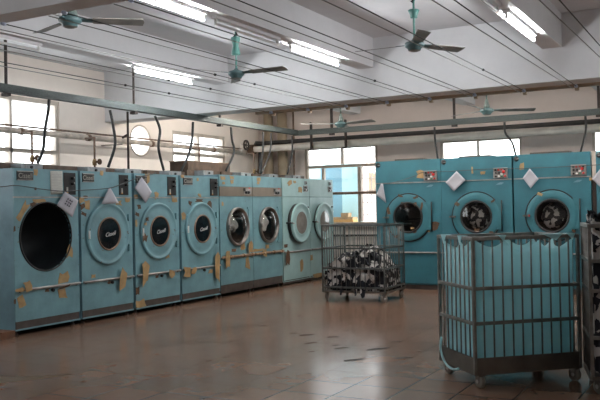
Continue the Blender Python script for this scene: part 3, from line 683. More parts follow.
def wide_dryer(key, xc, label, plugs=True):
    w, H = 1.122, 2.103
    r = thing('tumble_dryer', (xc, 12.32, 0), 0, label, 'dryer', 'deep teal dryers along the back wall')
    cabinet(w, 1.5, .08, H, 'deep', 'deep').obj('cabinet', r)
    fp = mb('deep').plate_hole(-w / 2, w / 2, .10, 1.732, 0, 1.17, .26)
    patches(r, key, fp, .60, (0, 1.17, .385), -.031)
    fp.obj('front_panel', r)
    mb('deep').box(-w / 2, w / 2, 0, .014, 1.744, H).obj('upper_panel', r)
    mb('strip').box(-w / 2, w / 2, -.008, .012, 1.730, 1.746).obj('trim_strip', r)
    mb('strip').tube([(-w / 2 + .01, -.018, .602), (w / 2 - .01, -.018, .602)], .013, 10).obj('rail', r)
    mb('kick').box(-w / 2 + .01, w / 2 - .01, .03, .04, .0, .10).obj('kick_plate', r)
    feet(r, w, 1.5, .08)
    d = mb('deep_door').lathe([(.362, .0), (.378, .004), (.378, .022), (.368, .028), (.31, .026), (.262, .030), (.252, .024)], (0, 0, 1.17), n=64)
    d.m('rubber').lathe([(.388, 0), (.400, .006), (.398, .012), (.386, .010), (.380, 0)], (0, 0, 1.17), n=64)
    # plate joining the door to its hinge
    d.m('deep_door').box(.30, .40, -.026, -.006, .97, 1.42)
    do = d.obj('door', r)
    mb('rubber').lathe([(.258, .020), (.256, .034), (.236, .038), (.226, .026), (.226, .0)], (0, 0, 1.17), n=56).obj('glass_ring', do)
    mb('door_glass').lathe([(.230, .020), (.13, .030), (0, .034)], (0, 0, 1.17), n=48).obj('door_glass', do)
    mb('dark').tube([(.40, -.022, .94), (.40, -.022, 1.42)], .010, 8).obj('hinge', r)
    h = mb('chrome').tube([(-.375, 0, 1.175), (-.375, -.06, 1.175)], .014, 10).box(-.42, -.33, -.075, -.055, 1.163, 1.187).m('red' if key == 'K' else 'chrome').box(-.345, -.315, -.072, -.058, 1.16, 1.19)
    h.obj('handle', do)
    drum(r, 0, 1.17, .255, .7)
    c = mb('grey_panel').box(.285, .50, -.022, 0, 1.758, 1.918).m('strip').box(.285, .50, -.025, -.022, 1.905, 1.918).box(.285, .29, -.025, -.022, 1.758, 1.905)
    co = c.obj('control_box', r)
    for j, (x, z, mt, q) in enumerate([(.32, 1.885, 'dark', .013), (.365, 1.885, 'red', .013), (.415, 1.89, 'red', .015), (.46, 1.885, 'dark', .012), (.325, 1.84, 'plate', .016), (.375, 1.84, 'plate', .016), (.445, 1.855, 'red', .024), (.325, 1.785, 'dark', .014), (.37, 1.785, 'white', .014), (.415, 1.785, 'green', .013), (.465, 1.79, 'red', .015)]):
        mb(mt).lathe([(0, .018), (q * .8, .018), (q, .012), (q, 0)], (x, -.024, z), n=14).obj('push_button', co)
    mb('white').box(.395, .43, -.028, -.022, 1.81, 1.835).obj('rating_label', co)
    if plugs:
        p = mb('rubber').lathe([(0, .02), (.020, .022), (.036, .018), (.04, 0)], (-.515, 0, 2.043), n=24).m('strip').box(-.515, -.475, -.024, -.018, 2.035, 2.043); p.obj('vent_plug', r)
    mb('darkwood').box(-.42, .10 if key != 'K' else .18, .50, 1.35, H, H + .055).obj('top_cover', r)
    st = mb('teal_side').poly([(.31, -.001, 1.655), (.40, -.001, 1.66), (.44, -.001, 1.69), (.38, -.001, 1.695), (.34, -.001, 1.675)], (0, -.0015, 0)); st.obj('sticker', r)
    return r
I_ = wide_dryer('I', -4.705, 'deep teal wide dryer nearest the tall back window, its round door ringed with tape scraps')
J_ = wide_dryer('J', -3.5775, 'deep teal wide dryer second from the tall back window, plain chrome door handle')
K_ = wide_dryer('K', -2.4275, 'deep teal wide dryer with a red-tipped door handle, third from the tall back window')
L_ = wide_dryer('L', -1.232, 'deep teal wide dryer cut off by the edge of the photo, past a pale gap')
o = mb('frame').box(-1.856, -1.800, 12.36, 12.42, 1.72, 2.1).m('tape').box(-1.86, -1.796, 12.355, 12.42, 1.69, 1.72).m('hanger').box(-1.856, -1.800, 12.36, 12.42, 0, 1.69).obj('gap_board')
tag(o, 'narrow upright board, pale above and dark below, closing the gap between two deep teal dryers', 'board')

# ------------------------------------------------------------------ papers and cords
def sheet(name, pts, bulge, label, cat='paper', mat='paper', marks=None):
    """a thin sheet of paper spanned by four corners, slightly bowed along the normal"""
    a, b, c, d = [Vector(p) for p in pts]      # order round the sheet
    nrm = (b - a).cross(d - a).normalized()
    m = mb(mat); n = 6; g = []
    for i in range(n + 1):
        row = []
        for j in range(n + 1):
            u, v = i / n, j / n
            p = a * (1 - u) * (1 - v) + b * u * (1 - v) + c * u * v + d * (1 - u) * v
            p += nrm * bulge * math.sin(PI * u) * (.4 + .6 * math.sin(PI * v))
            row.append(m.bm.verts.new(p))
        g.append(row)
    for i in range(n):
        for j in range(n): m.f([g[i][j], g[i + 1][j], g[i + 1][j + 1], g[i][j + 1]], True)
    if marks: marks(m, a, b, c, d, nrm)
    o = m.obj(name, normals=False)
    sd = o.modifiers.new('thickness', 'SOLIDIFY'); sd.thickness = .0012
    return tag(o, label, cat)
def print_lines(m, a, b, c, d, nrm):
    m.m('inkgrey'); off = .004
    U = (b - a); V = (d - a); s = -1 if nrm.x < 0 else 1
    for k in range(13):
        v = .08 + k * .066
        l = .84 if k % 4 else .55
        p = [a + U * .08 + V * v, a + U * (.08 + l) + V * v, a + U * (.08 + l) + V * (v + .02), a + U * .08 + V * (v + .02)]
        m.f([m.bm.verts.new(q + Vector((off, 0, 0))) for q in p])
def big_marks(m, a, b, c, d, nrm):
    m.m('ink'); U = (b - a); V = (d - a)
    for r in range(3):
        for k in range(3):
            u0, v0 = .30 + k * .14, .28 + r * .17
            for (du, dv, w, h) in ((0, 0, .10, .025), (.03, .0, .025, .11), (0, .06, .10, .025), (.075 if k % 2 else .0, .02, .022, .08)):
                q = [a + U * (u0 + du) + V * (v0 + dv), a + U * (u0 + du + w) + V * (v0 + dv), a + U * (u0 + du + w) + V * (v0 + dv + h), a + U * (u0 + du) + V * (v0 + dv + h)]
                m.f([m.bm.verts.new(p + Vector((.018, 0, 0))) for p in q])
X0 = -6.995
sheet('instruction_sheet', [(X0, 6.793, 1.845), (X0, 6.985, 1.849), (X0, 6.985, 1.577), (X0, 6.793, 1.572)], -.002, 'worn printed sheet taped flat on the upper panel of the doorless dryer', mat='paper2', marks=print_lines)
sheet('paper_sheet', [(-6.955, 6.981, 1.606), (-6.955, 7.20, 1.50), (-6.95, 7.087, 1.300), (-6.95, 6.843, 1.445)], -.012, 'white sheet with black marks hanging tilted beside the drum opening', marks=big_marks)
sheet('paper_sheet', [(-6.955, 7.735, 1.66), (-6.955, 7.775, 1.645), (-6.947, 7.91, 1.465), (-6.947, 7.585, 1.455)], -.012, 'blank white sheet tucked behind the top of a round dryer door')
sheet('paper_sheet', [(-6.96, 8.379, 1.813), (-6.95, 8.575, 1.612), (-6.95, 8.441, 1.462), (-6.96, 8.233, 1.664)], -.015, 'blank white sheet turned like a diamond over a dryer nameplate')
YS = 12.258
sheet('paper_sheet', [(-5.15, YS, 1.735), (-5.115, YS, 1.733), (-5.068, YS + .01, 1.414), (-5.243, YS + .01, 1.55)], .015, 'narrow folded white sheet hanging on the dryer nearest the window')
sheet('paper_sheet', [(-3.863, YS, 1.893), (-3.721, YS, 1.747), (-3.91, YS, 1.572), (-4.046, YS, 1.718)], .015, 'white diamond sheet hanging across the first and second deep teal dryers')
sheet('paper_sheet', [(-2.73, YS, 1.886), (-2.601, YS, 1.723), (-2.722, YS, 1.584), (-2.837, YS, 1.747)], .015, 'white diamond sheet hanging on the third deep teal dryer from the window')
sheet('paper_sheet', [(-1.70, YS, 1.87), (-1.56, YS, 1.71), (-1.70, YS, 1.54), (-1.845, YS, 1.70)], .015, 'white diamond sheet cut by the photo edge, on the last deep teal dryer')
def cord(pts, r, label, mat='wire', name='cord', k=6):
    o = mb(mat).tube(smooth_path(pts, k), r, 6).obj(name); return tag(o, label, 'cord')
cord([(-6.99, 5.4, 1.60), (-6.945, 6.037, 1.648), (-6.945, 6.25, 1.665), (-6.945, 6.60, 1.631), (-6.945, 6.939, 1.609), (-6.945, 7.233, 1.623), (-6.945, 7.706, 1.653), (-6.945, 7.95, 1.705), (-6.945, 8.346, 1.815), (-6.96, 8.66, 1.868), (-7.03, 8.75, 1.888)], .0055, 'thin dark cord slung along the fronts of the first three wall-row dryers')
cord([(-5.24, 12.266, 1.732), (-5.0, 12.266, 1.742), (-4.823, 12.266, 1.768), (-4.563, 12.266, 1.84), (-4.392, 12.266, 1.898), (-3.977, 12.266, 1.893), (-3.276, 12.266, 1.903), (-2.804, 12.266, 1.892), (-2.107, 12.266, 1.893), (-1.73, 12.266, 1.898), (-.7, 12.266, 1.90)], .0055, 'thin dark cord strung along the upper fronts of the deep teal dryers')

# ------------------------------------------------------------------ cage carts
def cage_cart(loc, rz, w, d, H, rails, label, nf, ns, panel, wheel_r=.06, postr=.012, steel='cart'):
    r = thing('laundry_cart', (*loc, 0), rz, label, 'cart', 'steel cage carts')
    zb = panel[0]
    hw, hd = w / 2, d / 2
    p0 = mb(steel).box(-postr, postr, -postr, postr, zb, H).obj('corner_post', r, bevel=.003)
    p0.location = (-hw, -hd, 0)
    for x, y in ((-hw, hd), (hw, -hd), (hw, hd)): copy_part(p0, r, (x, y, 0))
    def rail(name, z, rr):
        m = mb(steel)
        for y in (-hd, hd): m.box(-hw, hw, y - rr, y + rr, z - rr, z + rr)
        for x in (-hw, hw): m.box(x - rr, x + rr, -hd, hd, z - rr, z + rr)
        return m.obj(name, r, bevel=.003)
    rail('top_rail', H - .012, .0135)
    for z in rails: rail('middle_rail', z, .0125)
    m = mb('cart_panel')
    if panel[1] - panel[0] > .05:
        z0, z1 = panel; t = .006
        for y in (-hd, hd): m.box(-hw + .01, hw - .01, y - t, y + t, z0, z1)
        for x in (-hw, hw): m.box(x - t, x + t, -hd + .01, hd - .01, z0, z1)
        m.box(-hw, hw, -hd, hd, z0, z0 + .012)
        zs = z1
    else:
        z0 = panel[0]; zs = z0
        for y in (-hd, hd): m.box(-hw, hw, y - .016, y + .016, z0, z0 + .03)
        for x in (-hw, hw): m.box(x - .016, x + .016, -hd, hd, z0, z0 + .03)
        m.box(-hw, hw, -hd, hd, z0, z0 + .008)
    m.obj('base_tray', r)
    b = mb(steel).tube([(0, 0, zs), (0, 0, H - .02)], 0.0066, 8).obj('bar', r)
    b.location = (-hw + w / (nf + 1), -hd, 0)
    for y in (-hd, hd):
        for i in range(1, nf + 1):
            if y < 0 and i == 1: continue
            copy_part(b, r, (-hw + w * i / (nf + 1), y, 0))
    for x in (-hw, hw):
        for i in range(1, ns + 1): copy_part(b, r, (x, -hd + d * i / (ns + 1), 0))
    c0 = w0 = None
    for x in (-hw + .05, hw - .03):
        for y in (-hd + .03, hd - .05):
            if c0 is None:
                cm = mb('cart_panel').box(-.03, .03, -.03, .03, zb - .012, zb).box(-.026, -.021, -.02, .02, wheel_r - .015, zb - .012).box(.021, .026, -.02, .02, wheel_r - .015, zb - .012)
                c0 = cm.obj('caster', r); c0.location = (x, y, 0); c = c0
                w0 = mb('wheel').lathe([(wheel_r * .3, -.020), (wheel_r * .86, -.018), (wheel_r, -.010), (wheel_r, .010), (wheel_r * .86, .018), (wheel_r * .3, .020)], (0, 0, wheel_r), (1, 0, 0), 24)
                w0 = w0.m('strip').tube([(-.028, 0, wheel_r), (.028, 0, wheel_r)], wheel_r * .3, 10).obj('wheel', c0)
            else:
                c = copy_part(c0, r, (x, y, 0)); copy_part(w0, c)
            c.rotation_euler = (0, 0, random.uniform(-.7, .7))
    return r
random.seed(5)
cartA_rz = math.radians(42.2); e1 = Vector((math.cos(cartA_rz), math.sin(cartA_rz))); e2 = Vector((-e1.y, e1.x))
ca = Vector((-1.712, 5.78)) + e1 * .432 + e2 * .31
cartA = cage_cart(ca, cartA_rz, .864, .62, 1.115, (.735, .478), 'steel cage cart on casters lined with a pale blue bag', 10, 7, (.10, .225), .05)
cartB_rz = math.radians(1.0); e1b = Vector((math.cos(cartB_rz), math.sin(cartB_rz))); e2b = Vector((-e1b.y, e1b.x))
cb = Vector((-4.375, 10.475)) - e1b * .483 + e2b * .3925
cartB = cage_cart(cb, cartB_rz, .966, .785, 1.105, (.765, .475, .20), 'steel cage cart heaped with black and white cloth in front of the back window', 12, 9, (.125, .15), .055, .011, 'cart_shaded')
cartC_rz = math.radians(14.3); e1c = Vector((math.cos(cartC_rz), math.sin(cartC_rz))); e2c = Vector((-e1c.y, e1c.x))
cc = Vector((-.920, 5.94)) + e1c * .425 + e2c * .27
cartC = cage_cart(cc, cartC_rz, .85, .54, 1.20, (.94, .73, .40), 'steel cage cart at the photo edge overflowing with black and white cloth', 10, 5, (.10, .14), .055)

def heap(name, loc, rz, hw, hd, z0, ztop, label, seed, flaps=60, amp=.05, prof=None, sub=6, sq=1.12, pw=.38):
    rnd = random.Random(seed)
    m = mb('zebra'); bm = m.bm
    bmesh.ops.create_icosphere(bm, subdivisions=sub, radius=1)
    for v in bm.verts:
        p = v.co.copy(); q = max(abs(p.x), abs(p.y)) or 1; rr = math.hypot(p.x, p.y)
        k = 1 if rr < 1e-6 else (rr / q) ** .75        # squarish plan
        x, y = p.x * k, p.y * k
        x = math.copysign(min(1, abs(x) * sq), x); y = math.copysign(min(1, abs(y) * sq), y)
        if p.z < 0: z = z0
        else:
            t = prof(x, y) if prof else 1.0
            z = z0 + (ztop - z0) * (p.z ** pw) * t
        base = Vector((x * hw, y * hd, z))
        nz = noise.noise_vector(base * 7 + Vector((seed, 0, 0))) * amp + noise.noise_vector(base * 17 + Vector((0, seed, 0))) * amp * .7
        if p.z < 0: nz.z = 0
        b = base + nz
        b.x = max(-hw, min(hw, b.x)); b.y = max(-hd, min(hd, b.y)); b.z = max(z0, b.z)
        v.co = b
    for f in bm.faces: f.smooth = True
    tops = [v for v in bm.verts if v.co.z > z0 + .05]
    cos_ = [(v.co.copy()) for v in rnd.sample(tops, min(flaps, len(tops)))]
    for c in cos_:       # loose corners of cloth
        a = rnd.uniform(0, 2 * PI); s = rnd.uniform(.03, .07); t = rnd.uniform(-.4, .9)
        u = Vector((math.cos(a), math.sin(a), t)) * s; w = Vector((-math.sin(a), math.cos(a), rnd.uniform(-.5, .5))) * s * .8
        ps = [c - u * .6 - w * .5, c + u * .2 - w * .6 + Vector((0, 0, .02)), c + u + Vector((0, 0, .01)), c + u * .3 + w * .6, c - u * .5 + w * .5]
        ps = [Vector((max(-hw, min(hw, p.x)), max(-hd, min(hd, p.y)), max(z0, p.z))) for p in ps]
        m.f([bm.verts.new(p) for p in ps], True)
    o = m.obj(name, normals=False)
    o.location = (loc[0], loc[1], 0); o.rotation_euler = (0, 0, rz)
    return tag(o, label, 'laundry', None, 'stuff')
heap('laundry_heap', cb, cartB_rz, .465, .37, .14, .79, 'mound of crumpled black and white cloth filling the cart before the window', 3,
     260, .06, lambda x, y: .80 + .16 * math.exp(-((x - .15) ** 2) * 5) + .04 * math.sin(7 * x) - .45 * max(0, abs(x) - .55) - .1 * max(0, x - .4))
heap('laundry_heap', cc, cartC_rz, .40, .245, .15, 1.36, 'black and white cloth overflowing the cart at the photo edge', 9, 260, .05,
     lambda x, y: .98 + .05 * math.sin(4 * x + 1), sq=1.4, pw=.18)
# cloth ends hanging out below the cart before the window
for i, (x, s) in enumerate([(.16, .085), (.05, .04), (-.18, .04)]):
    z = .118; y = -.414
    m = mb('zebra').poly([(x - s * .5, y, z + .06), (x + s * .5, y, z + .06), (x + s * .35, y - .02, z - s * .5), (x - .01, y - .015, z - s * .75), (x - s * .4, y - .01, z - s * .2)], (0, -.012, .004))
    o = m.obj('cloth_end'); o.location = (cb.x, cb.y, 0); o.rotation_euler = (0, 0, cartB_rz)
    tag(o, ['long black and white cloth end hanging under the cart before the window', 'small cloth end just beside the long hanging one', 'small cloth end hanging below the cart base, towards the wall row', 'small cloth end hanging below the cart base, towards the deep teal dryers'][i], 'cloth')

# the blue liner: a bag tied over the rails of its cart
def liner():
    m = mb('liner'); n = 200; hw, hd = .400, .277
    per = []
    L = [(-hw, -hd), (hw, -hd), (hw, hd), (-hw, hd)]
    seg = [2 * hw, 2 * hd, 2 * hw, 2 * hd]; tot = sum(seg)
    ties = [0, .29, .62, .85, .85 + .18, .85 + .40, .85 + .586, 1.7, 2.0, 2.286, 2.6, 2.872]
    for i in range(n):
        s = tot * i / n; k = 0; t = s
        while t > seg[k]: t -= seg[k]; k += 1
        a = Vector(L[k]); b = Vector(L[(k + 1) % 4]); p = a.lerp(b, t / seg[k])
        nrm = Vector(((b - a).y, -(b - a).x)).normalized()
        per.append((p, nrm, s))
    rows = 22; g = []
    ties = [0, .24, .52, .79, .81, 1.05, 1.354, 1.6, 1.9, 2.164, 2.45, 2.708]
    for (p, nrm, s) in per:
        dlo = max([t for t in ties if t <= s] or [0]); dhi = min([t for t in ties if t > s] or [tot])
        f = (s - dlo) / max(1e-6, dhi - dlo)
        sag = .075 * math.sin(PI * f) * min(1, (dhi - dlo) / .27)
        col = []
        for j in range(rows + 1):
            v = j / rows; z = .125 + (1.082 - sag - .125) * v
            q = Vector((s * 5.5, z * 1.1, 2.0))
            wv = noise.noise(q) * .024 + noise.noise(q * 2.7) * .010
            pull = .012 * (v ** 4)
            pp = p + nrm * (wv - .006 + pull - .03 * sag / .075 * v ** 6)
            pp.x = max(-.413, min(.413, pp.x)); pp.y = max(-.290, min(.290, pp.y))
            col.append(m.bm.verts.new((pp.x, pp.y, z)))
        g.append(col)
    for i in range(n):
        k = (i + 1) % n
        for j in range(rows): m.f([g[i][j], g[k][j], g[k][j + 1], g[i][j + 1]], True)
    m.f([g[i][0] for i in range(n)])
    # corners of the bag folded over the top rail
    for (x, ww) in ((-.20, .03), (.215, .085), (.37, .035)):
        a = [(x - ww, -.27, 1.1215), (x + ww, -.27, 1.1215), (x + ww, -.3255, 1.1215), (x - ww, -.3255, 1.1215), (x + ww * .3, -.327, 1.075)]
        v = [m.bm.verts.new(p) for p in a]; m.f(v[:4]); m.f([v[3], v[2], v[4]])
    for (y, ww) in ((.18, .05), (-.12, .04)):
        a = [(-.40, y - ww, 1.1215), (-.40, y + ww, 1.1215), (-.4475, y + ww, 1.1215), (-.4475, y - ww, 1.1215), (-.449, y, 1.05)]
        v = [m.bm.verts.new(p) for p in a]; m.f(v[:4]); m.f([v[3], v[2], v[4]])
    o = m.obj('liner_bag', normals=False)
    s = o.modifiers.new('thickness', 'SOLIDIFY'); s.thickness = .003
    o.location = (ca.x, ca.y, 0); o.rotation_euler = (0, 0, cartA_rz)
    tag(o, 'pale blue cloth bag lining the steel cage cart', 'bag')
    st = mb('liner').tube(smooth_path([(-.452, .25, .30), (-.456, .26, .20), (-.458, .17, .11), (-.458, .03, .085), (-.452, -.06, .105)], 6), .010, 8).obj('strap', o)
liner()
for mt, y, nm in (('laundry', 11.68, 'lump painted as bright white window reflection inside the drum behind a porthole'), ('reflection_grey', 10.72, 'lump painted as dull grey glass reflection inside the drum behind a porthole')):  # lumps in the drums painted as the reflections on two portholes
    o = mb(mt)
    bmesh.ops.create_icosphere(o.bm, subdivisions=4, radius=.165)
    for v in o.bm.verts:
        v.co += noise.noise_vector(v.co * 9 + Vector((y, 0, 0))) * .05 + noise.noise_vector(v.co * 20) * .02; v.co.z = v.co.z * 1.05
    for f in o.bm.faces: f.smooth = True
    o = o.obj('drum_bundle'); o.location = (-7.20, y, 1.12); tag(o, nm, 'laundry')
for i, (x, nm) in enumerate([(-3.5775, 'black and white cloth inside the drum of the second deep teal dryer'), (-2.4275, 'black and white cloth inside the drum of the third deep teal dryer')]):
    o = mb('zebra'); bmesh.ops.create_icosphere(o.bm, subdivisions=5, radius=.195)
    for v in o.bm.verts: v.co += noise.noise_vector(v.co * 9 + Vector((i * 5, 0, 0))) * .03; v.co.y *= .6
    for f in o.bm.faces: f.smooth = True
    o = o.obj('drum_bundle'); o.location = (x, 12.50, 1.165); tag(o, nm, 'laundry')

# ------------------------------------------------------------------ ceiling fans
def fan(x, y, zm, angs, R, label, stem, sm='fan_stem'):
    r = thing('ceiling_fan', (x, y, 0), 0, label, 'fan')
    mm = mb('fan_teal').lathe([(.022, .075), (.03, .06), (.05, .052), (.098, .035), (.108, .012), (.100, -.008), (.07, -.03), (.066, -.048), (.04, -.058), (0, -.06)], (0, 0, zm), (0, 0, 1), 40)
    mm.m('blade').lathe([(.066, -.049), (.04, -.059), (0, -.0612)], (0, 0, zm), (0, 0, 1), 40)
    mo = mm.obj('motor', r)
    mb(sm).tube([(0, 0, zm + .05), (0, 0, ZC - .03)], .0125, 12).obj('down_rod', r)
    prof, top = stem
    mb(sm).lathe(prof, (0, 0, 0), (0, 0, 1), 24).obj('lower_cup' if top else 'canopy_cup', r)
    if top: mb(sm).lathe(top, (0, 0, 0), (0, 0, 1), 24).obj('canopy_cup', r)
    hk = mb('white').lathe([(0, ZC), (.055, ZC), (.05, ZC - .035), (.02, ZC - .045), (0, ZC - .045)], (0, 0, 0), (0, 0, 1), 20).m('dark').tube([(0, 0, ZC - .045), (.02, 0, ZC - .08), (-.02, 0, ZC - .10), (0, 0, ZC - .12)], .01, 8)
    hk.obj('ceiling_hook', r)
    first = None
    for a in angs:
        if first is None:
            tilt = math.radians(-13)
            bm_ = mb('fan_teal')
            def cr(x0, hw, s=1):
                return [(x0, -hw * math.cos(tilt), zm + .012 - hw * math.sin(tilt) * s), (x0, hw * math.cos(tilt), zm + .012 + hw * math.sin(tilt) * s)]
            P0, P1, P2, P3 = cr(.085, .025), cr(.20, .038), cr(.21, .056), cr(R, .068)
            bm_.poly([P0[0], P1[0], P1[1], P0[1]], (0, 0, .008))
            bm_.m('blade').poly([P1[0], P2[0], P3[0], (R + .012, 0, zm + .012), P3[1], P2[1], P1[1]], (0, 0, .005))
            first = bm_.obj('blade', r); first.rotation_euler = (0, 0, math.radians(a))
        else:
            c = copy_part(first, r); c.rotation_euler = (0, 0, math.radians(a))
    return r
def cup(z0, z1, r0, r1): return [(.014, z0 - .004), (r0, z0), (r0 * .98, z0 + .01), ((r0 + r1) / 2 * .92, (z0 + z1) / 2), (r1, z1 - .01), (r1 * .8, z1), (.012, z1)]
def hour(z0, z1): return [(.014, z0), (.055, z0 + .004), (.056, z0 + .02), (.036, z0 + (z1 - z0) * .5), (.042, z0 + (z1 - z0) * .62), (.058, z1 - .03), (.058, z1 - .008), (.03, z1), (.012, z1)]
fan(-5.36, 5.48, 3.115, (161, 42, -80), .66, 'big teal ceiling fan close to the camera, near the nearest girder', (cup(3.165, 3.30, .072, .045), cup(3.46, 3.56, .035, .06)), 'stem_grey')
fan(-5.505, 8.495, 3.055, (-116, 2, 124), .70, 'ceiling fan on a long hourglass green stem between two lit beams', (hour(3.30, 3.53), None))
fan(-2.985, 8.10, 3.06, (-61, 59, 181), .66, 'ceiling fan with a short teal canopy cup, one blade pointing at the camera', (cup(3.36, 3.45, .038, .062), None))
fan(-5.90, 12.34, 2.765, (219, -12, 108), .68, 'small looking ceiling fan beyond the far girder, in front of the back window', (cup(2.83, 2.95, .048, .022), None), 'stem_grey')
fan(-3.375, 12.31, 2.80, (28, 150, 268), .74, 'small looking ceiling fan beyond the far girder, above the deep teal dryers', (cup(2.86, 2.99, .048, .022), None), 'stem_grey')

# ------------------------------------------------------------------ fluorescent lights under the beams
def tube_light(x, y0, y1, on, label):
    r = thing('tube_light', (x, (y0 + y1) / 2, 0), 0, label, 'light')
    L = (y1 - y0) / 2
    mb('lamp_white').box(-.03, .03, -L - .04, L + .04, BZ - .035, BZ).obj('mounting_batten', r, bevel=.004)
    s = mb('white').box(-.012, .012, -.02, 0, BZ - .095, BZ - .035).obj('lamp_holder', r); s.location = (0, -L, 0); copy_part(s, r, (0, L + .02, 0))
    mb({0: 'tube_off', 1: 'tube_on', 2: 'tube_added'}[on]).tube([(0, -L, BZ - .08), (0, L, BZ - .08)], .0135, 10).obj('tube', r)
    return r
for x, y0, y1, on, lb in [
    (-6.745, 8.02, 9.22, 1, 'lit tube light under the beam above the wall row of dryers'),
    (-6.745, 5.25, 6.40, 0, 'unlit tube light under the wall-side beam, near the upper corner of the photo'),
    (-4.39, 7.92, 9.12, 1, 'lit tube light beside the short-cupped fan, towards the far girder'),
    (-4.39, 6.44, 7.60, 0, 'unlit tube light between the two lit ones of the same middle beam'),
    (-4.39, 5.02, 6.22, 1, 'lit tube light cut by the top edge of the photo, on the middle beam'),
    (-1.925, 7.80, 8.98, 1, 'lit tube light under the beam above the blue-lined cart'),
    (-1.925, 6.25, 7.45, 0, 'unlit tube light at the top photo edge, above the blue-lined cart'),
    (-6.745, 10.8, 12.0, 2, 'added unseen tube light beyond the far girder, on the wall-side beam'), (-4.39, 10.8, 12.0, 2, 'added unseen tube light beyond the far girder, on the middle beam'), (-1.925, 10.8, 12.0, 2, 'added unseen tube light beyond the far girder, on the beam above the blue-lined cart'),  # unseen tubes added to light the bay behind the girder
    (-1.925, 2.2, 3.4, 1, 'added unseen tube light nearer the camera, on the beam above the blue-lined cart')]:  # unseen tube added to light the blue liner from the camera side
    tube_light(x, y0, y1, on, lb)

# ------------------------------------------------------------------ wires strung under the ceiling
ORD = ['first', 'second', 'third', 'fourth', 'fifth', 'sixth', 'seventh', 'eighth', 'ninth']
for i, x in enumerate([-1.08, -1.72, -2.36, -3.0, -3.62, -4.24, -4.87, -5.49, -6.11]):
    z = 2.80; ye = 10.39
    r = thing('overhead_wire', (x, 7.3, 0), 0, 'dark overhead wire, %s of nine counted from the blue-lined cart side' % ORD[i], 'wire', 'dark wires under the ceiling')
    mb('wire').tube([(0, 4.26 - 7.3, z), (0, ye - 7.3, z)], .0048, 6).obj('strand', r)
    mb('insul').lathe([(0, -.03), (.02, -.03), (.024, 0), (.02, .03), (0, .03)], (0, ye - .02 - 7.3, z), (0, 1, 0), 12).m('timber').box(-.022, .022, ye - 7.3 + .015, ye - 7.3 + .07, z - .045, z - .004).obj('insulator', r)
    mb('insul').lathe([(0, -.02), (.012, -.02), (.015, 0), (.012, .02), (0, .02)], (0, 4.28 - 7.3, z), (0, 1, 0), 12).obj('insulator', r)
    for q in ([1.0, .2] if i in (7, 8, 6) else [1.6] if i in (2, 4) else []):
        mb('dark').lathe([(0, -.018), (.014, -.01), (.014, .01), (0, .018)], (0, q - .4, z), (0, 1, 0), 8).obj('clip', r)
    o = mb('wire_pale').tube([(x - .135, 4.26, z - .01), (x - .045, ye, z - .02)], .0045, 6).obj('overhead_wire')
    tag(o, 'pale overhead wire, %s of nine counted from the blue-lined cart side' % ORD[i], 'wire', 'pale wires under the ceiling')

# ------------------------------------------------------------------ cable tray, cables and pipes
r = thing('cable_tray', (-7.3, 13.33, 0), 0, 'grey galvanised cable channel turning the corner above both dryer rows', 'cable tray')
ox, oy = -7.3, 13.33
mb('galv').box(-.05, .05, -9.5, -.05, 2.742, 2.832).obj('wall_row_run', r)
mb('galv').box(-.05, 9.5, -.05, .05, 2.735, 2.828).obj('back_row_run', r)
hm = None
for (x, y, rr) in ((-7.3, 6.44, .02), (-7.3, 8.65, .016), (-7.3, 10.75, .02), (-6.56, 13.33, .028), (-4.22, 13.33, .022), (-1.876, 13.33, .022)):
    m = mb('hanger').box(-rr, rr, -.006, .006, 2.835, ZC).box(-.045, .045, -.03, .03, 2.70, 2.735)
    h = m.obj('hanger', r); h.location = (x - ox, y - oy, 0)
for i, (pts, lb) in enumerate(zip(CABLES, ['the doorless dryer', 'the dryer next to the doorless one', 'the dryer with the diamond sheet', 'the dryer just before the steel-banded ones',
        'the first steel-banded dryer', 'the second steel-banded dryer, hanging straight', 'the second steel-banded dryer, slanting', 'the pale dryers'])):
    m = mb('cable').tube(smooth_path([(-7.3, y, min(z, 2.73)) for y, z in pts[:-1]] + [(-7.36, pts[-1][0], 1.952 if i < 4 else 1.99)], 6), .019 if i < 5 else .017, 8)
    tag(m.obj('flexible_cable'), 'black flexible cable dropping from the channel to ' + lb, 'cable')
for i, (pts, lb) in enumerate(zip(BCABLES, ['first', 'second', 'third'])):
    m = mb('cable').tube(smooth_path([(x, 13.33, min(z, 2.733)) for x, z in pts[:-1]] + [(pts[-1][0], 13.3, 2.125)], 6), .018, 8)
    tag(m.obj('flexible_cable'), 'black flexible cable dropping to the top of the %s deep teal dryer from the window' % lb, 'cable')
r = thing('steam_pipe', (-8.6, 8, 0), 0, 'grey brown pipe running along the window wall above the dryers', 'pipe')
pm = mb('pipe').tube([(0, -10, 2.485), (0, 5.38, 2.485)], .042, 14).m('chrome')
for y in (-.2, 1.1, 2.6, 4.4): pm.m('rustpipe').tube([(0, y, 2.485), (0, y + .06, 2.485)], .052, 12)
pm.obj('pipe_run', r)
k0 = mb('frame').box(-.44, .0, -.012, .012, 2.425, 2.445).obj('wall_mount', r); k0.location = (0, -1.2, 0)
for y in (1.9, 4.9): copy_part(k0, r, (0, y, 0))
o = mb('rustpipe').tube([(-8.6, -2, 2.555), (-8.6, 13.4, 2.555)], .014, 8).obj('thin_pipe'); tag(o, 'thin rusty pipe running just above the window wall pipe', 'pipe')
